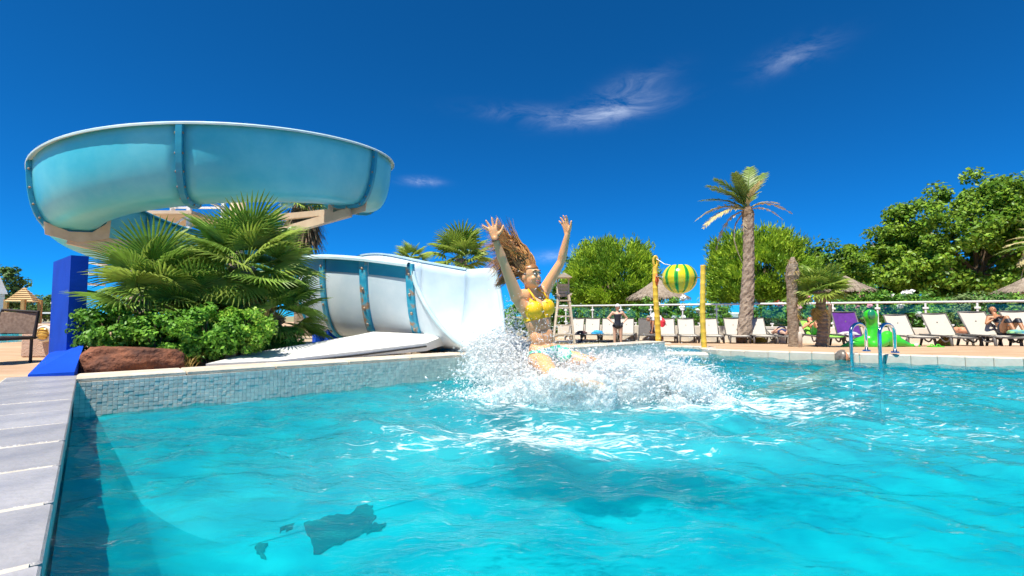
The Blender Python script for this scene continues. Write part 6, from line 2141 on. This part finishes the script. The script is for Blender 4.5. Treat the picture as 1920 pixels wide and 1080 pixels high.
# ------------------------------------------------------------------ splash
def splash():
    rg = np.random.default_rng(3)
    SPRAY = bpy.data.materials.new('white_spray'); SPRAY.use_nodes = True
    N, L = SPRAY.node_tree.nodes, SPRAY.node_tree.links
    b = N['Principled BSDF']; b.inputs['Base Color'].default_value = (.97, .98, .985, 1); b.inputs['Roughness'].default_value = .6
    tl = N.new('ShaderNodeBsdfTranslucent'); tl.inputs['Color'].default_value = (.97, .985, .99, 1)
    mx = N.new('ShaderNodeMixShader'); mx.inputs[0].default_value = .45
    L.new(b.outputs[0], mx.inputs[1]); L.new(tl.outputs[0], mx.inputs[2]); L.new(mx.outputs[0], N['Material Output'].inputs['Surface'])
    base = Vector((.4, 4.0, 0))
    sp = thing('splash', 'white splash of water thrown up round the rider below the chute', 'splash', base)
    oct_ = np.array([[1, 0, 0], [-1, 0, 0], [0, 1, 0], [0, -1, 0], [0, 0, 1], [0, 0, -1]], float)
    tri = np.array([[0, 2, 4], [2, 1, 4], [1, 3, 4], [3, 0, 4], [2, 0, 5], [1, 2, 5], [3, 1, 5], [0, 3, 5]])

    def drops(c, r, vel):
        n = len(c)
        st = 1 + 4.5 * rg.random(n) ** 2.5
        v = vel / (np.linalg.norm(vel, axis=1, keepdims=True) + 1e-9)
        pts = oct_[None] * r[:, None, None]
        # stretch along the flight direction
        d = (pts * v[:, None, :]).sum(2, keepdims=True)
        pts = pts + v[:, None, :] * d * (st - 1)[:, None, None]
        return (pts + c[:, None, :]).reshape(-1, 3), (tri[None] + 6 * np.arange(n)[:, None, None]).reshape(-1, 3)

    def cloud(px, py, Y, sx, sy, sz, n, rlo, rhi, v):
        p = np.array(at(px, py, Y))
        c = p + rg.normal(0, 1, (n, 3)) * np.array([sx, sy, sz])
        r = rlo * (rhi / rlo) ** (rg.random(n) ** 2.2)
        vel = np.array(v) + rg.normal(0, .5, (n, 3))
        return c, r, vel
    parts = []
    # sheet of water leaving the chute
    for px, py, Y, sx, sy, sz, n, a, b_ in ((905, 655, 4.95, .10, .18, .06, 1900, .002, .010), (920, 648, 4.75, .08, .14, .06, 1300, .002, .009), (950, 660, 4.45, .12, .18, .10, 4200, .002, .011),
                                            (985, 690, 4.2, .16, .20, .08, 4600, .002, .011), (960, 610, 4.45, .05, .12, .08, 600, .0015, .007), (930, 700, 4.4, .16, .2, .06, 3600, .002, .010),
                                            (1060, 705, 4.05, .20, .22, .06, 5200, .002, .011), (1130, 695, 4.0, .20, .22, .07, 5200, .002, .010), (1210, 705, 3.95, .20, .22, .065, 4600, .002, .010),
                                            (1280, 715, 3.9, .14, .20, .05, 3000, .002, .009), (1000, 740, 3.8, .30, .12, .025, 3400, .002, .009), (1150, 742, 3.72, .32, .12, .025, 3600, .002, .009), (1290, 745, 3.7, .16, .12, .02, 1800, .002, .008),
                                            (1245, 668, 4.2, .15, .15, .05, 800, .0015, .006), (1015, 640, 4.0, .14, .08, .12, 700, .0015, .005), (1000, 560, 4.0, .14, .08, .14, 160, .0015, .004), (900, 690, 4.9, .10, .10, .06, 900, .0015, .006)):
        parts.append(cloud(px, py, Y, sx, sy, sz, n, a, b_, (.8, -.3, .3)))
    c = np.concatenate([p[0] for p in parts]); r = np.concatenate([p[1] for p in parts]); v = np.concatenate([p[2] for p in parts])
    ok = c[:, 2] > -.01
    # keep the wall and coping dry behind
    vv, ff = drops(c[ok], r[ok], v[ok])
    o = link('droplets', np_mesh('droplets', vv, ff), SPRAY, sp); tag(o, kind='stuff')
    # strands and tongues of water thrown outwards
    st_ = MB(); rs = random.Random(8)
    for k in range(230):
        px, py, Y = rs.choice(((915, 660, 4.85), (950, 690, 4.45), (990, 715, 4.1), (1060, 715, 3.9), (1090, 722, 3.5), (1140, 700, 3.9), (1215, 702, 3.9), (1280, 718, 3.88)))
        p = at(px + rs.gauss(0, 22), py + rs.gauss(0, 8), Y + rs.gauss(0, .12))
        v = Vector((rs.gauss(.5, .9), rs.gauss(-.3, .7), rs.uniform(.4, 1.7))); tt = rs.uniform(.08, .20)
        pts = []
        for i in range(7):
            t = tt * i / 6
            pts.append(p + v * t * .8 + Vector((rs.gauss(0, .004), rs.gauss(0, .004), -4.9 * t * t * .8)))
        r0 = rs.uniform(.003, .008)
        st_.tube(pts, [r0 * f for f in (.6, 1.1, .8, .95, .5, .8, .15)], 6)
    tag(st_.build('water_strands', SPRAY, sp, smooth=True), kind='stuff')
    # fine mist between the drops
    tet = np.array([[1, 1, 1], [-1, -1, 1], [-1, 1, -1], [1, -1, -1]], float)
    tf = np.array([[0, 1, 2], [0, 3, 1], [0, 2, 3], [1, 3, 2]])
    mc = []
    for px, py, Y, sx, sy, sz, n in ((905, 658, 4.9, .09, .16, .06, 8000), (930, 655, 4.65, .11, .16, .08, 12000), (960, 690, 4.35, .15, .2, .08, 18000), (1040, 712, 4.0, .24, .22, .07, 16000), (1130, 695, 3.95, .24, .22, .09, 20000), (1220, 700, 3.95, .22, .22, .085, 18000), (1295, 722, 3.88, .16, .2, .05, 8000), (1080, 720, 3.5, .22, .12, .05, 9000)):
        mc.append(np.array(at(px, py, Y)) + rg.normal(0, 1, (n, 3)) * np.array([sx, sy, sz]))
    mc = np.concatenate(mc); mc = mc[mc[:, 2] > 0]
    mr = rg.uniform(.0008, .0021, len(mc))
    mv = (tet[None] * mr[:, None, None] + mc[:, None, :]).reshape(-1, 3)
    o = link('mist', np_mesh('mist', mv, (tf[None] + 4 * np.arange(len(mc))[:, None, None]).reshape(-1, 3)), SPRAY, sp); tag(o, kind='stuff')
    # churned mound of white water under the spray
    caps = []
    rr = random.Random(4)
    for px, py, Y, k, sx, sy, rad in ((905, 655, 4.98, 14, .09, .12, .07), (925, 640, 4.75, 16, .10, .14, .09), (945, 680, 4.5, 26, .15, .18, .10), (985, 705, 4.2, 30, .18, .2, .10), (1050, 716, 3.95, 34, .22, .2, .095), (1085, 722, 3.42, 34, .2, .10, .09), (1030, 722, 3.6, 22, .14, .10, .08), (1170, 716, 3.7, 26, .16, .12, .085), (1140, 702, 3.95, 36, .22, .2, .10),
                                      (1210, 704, 3.92, 34, .2, .2, .10), (1270, 716, 3.9, 24, .16, .18, .085), (1315, 735, 3.8, 12, .12, .12, .05), (1000, 742, 3.75, 18, .25, .12, .05), (1160, 740, 3.65, 20, .28, .12, .055), (945, 722, 4.1, 14, .12, .12, .06)):
        p = at(px, py, Y)
        for i in range(k):
            q = p + Vector((rr.gauss(0, sx * .8), rr.gauss(0, sy * .7), 0)); q.z = max(-.02, p.z + rr.gauss(-.01, .035))
            r0 = rad * rr.uniform(.35, 1.0)
            caps.append((q, q + Vector((rr.uniform(-.08, .12), rr.uniform(-.06, .04), rr.uniform(-.03, .05))), r0, r0 * rr.uniform(.3, .8)))
    me = blob_mesh('white_water', caps, [], .014, 1)
    n = len(me.vertices); co = np.empty(n * 3); me.vertices.foreach_get('co', co); co = co.reshape(-1, 3)
    no = np.empty(n * 3); me.vertices.foreach_get('normal', no); no = no.reshape(-1, 3)
    d = np.array([mnoise.noise(Vector(p) * 12) * .022 + mnoise.noise(Vector(p) * 34) * .020 + mnoise.noise(Vector(p) * 85) * .016 for p in co])
    me.vertices.foreach_set('co', (co + no * d[:, None]).ravel()); me.update()
    FM = bpy.data.materials.new('churned_foam'); FM.use_nodes = True
    N, L = FM.node_tree.nodes, FM.node_tree.links
    b = N['Principled BSDF']; b.inputs['Base Color'].default_value = (.92, .95, .96, 1); b.inputs['Roughness'].default_value = .5
    tc = N.new('ShaderNodeTexCoord'); nz = N.new('ShaderNodeTexNoise'); nz.inputs['Scale'].default_value = 48; nz.inputs['Detail'].default_value = 8; nz.inputs['Roughness'].default_value = .75
    L.new(tc.outputs['Object'], nz.inputs['Vector'])
    cr = N.new('ShaderNodeValToRGB'); cr.color_ramp.elements[0].position = .40; cr.color_ramp.elements[1].position = .58
    L.new(nz.outputs['Fac'], cr.inputs['Fac'])
    tl = N.new('ShaderNodeBsdfTranslucent'); tl.inputs['Color'].default_value = (.92, .96, .97, 1)
    m1 = N.new('ShaderNodeMixShader'); m1.inputs[0].default_value = .55; L.new(b.outputs[0], m1.inputs[1]); L.new(tl.outputs[0], m1.inputs[2])
    tp = N.new('ShaderNodeBsdfTransparent'); tp.inputs['Color'].default_value = (.92, .99, 1, 1)
    m2 = N.new('ShaderNodeMixShader'); L.new(cr.outputs['Color'], m2.inputs[0]); L.new(tp.outputs[0], m2.inputs[1]); L.new(m1.outputs[0], m2.inputs[2])
    L.new(m2.outputs[0], N['Material Output'].inputs['Surface'])
    link('white_water', me, FM, sp)


splash()
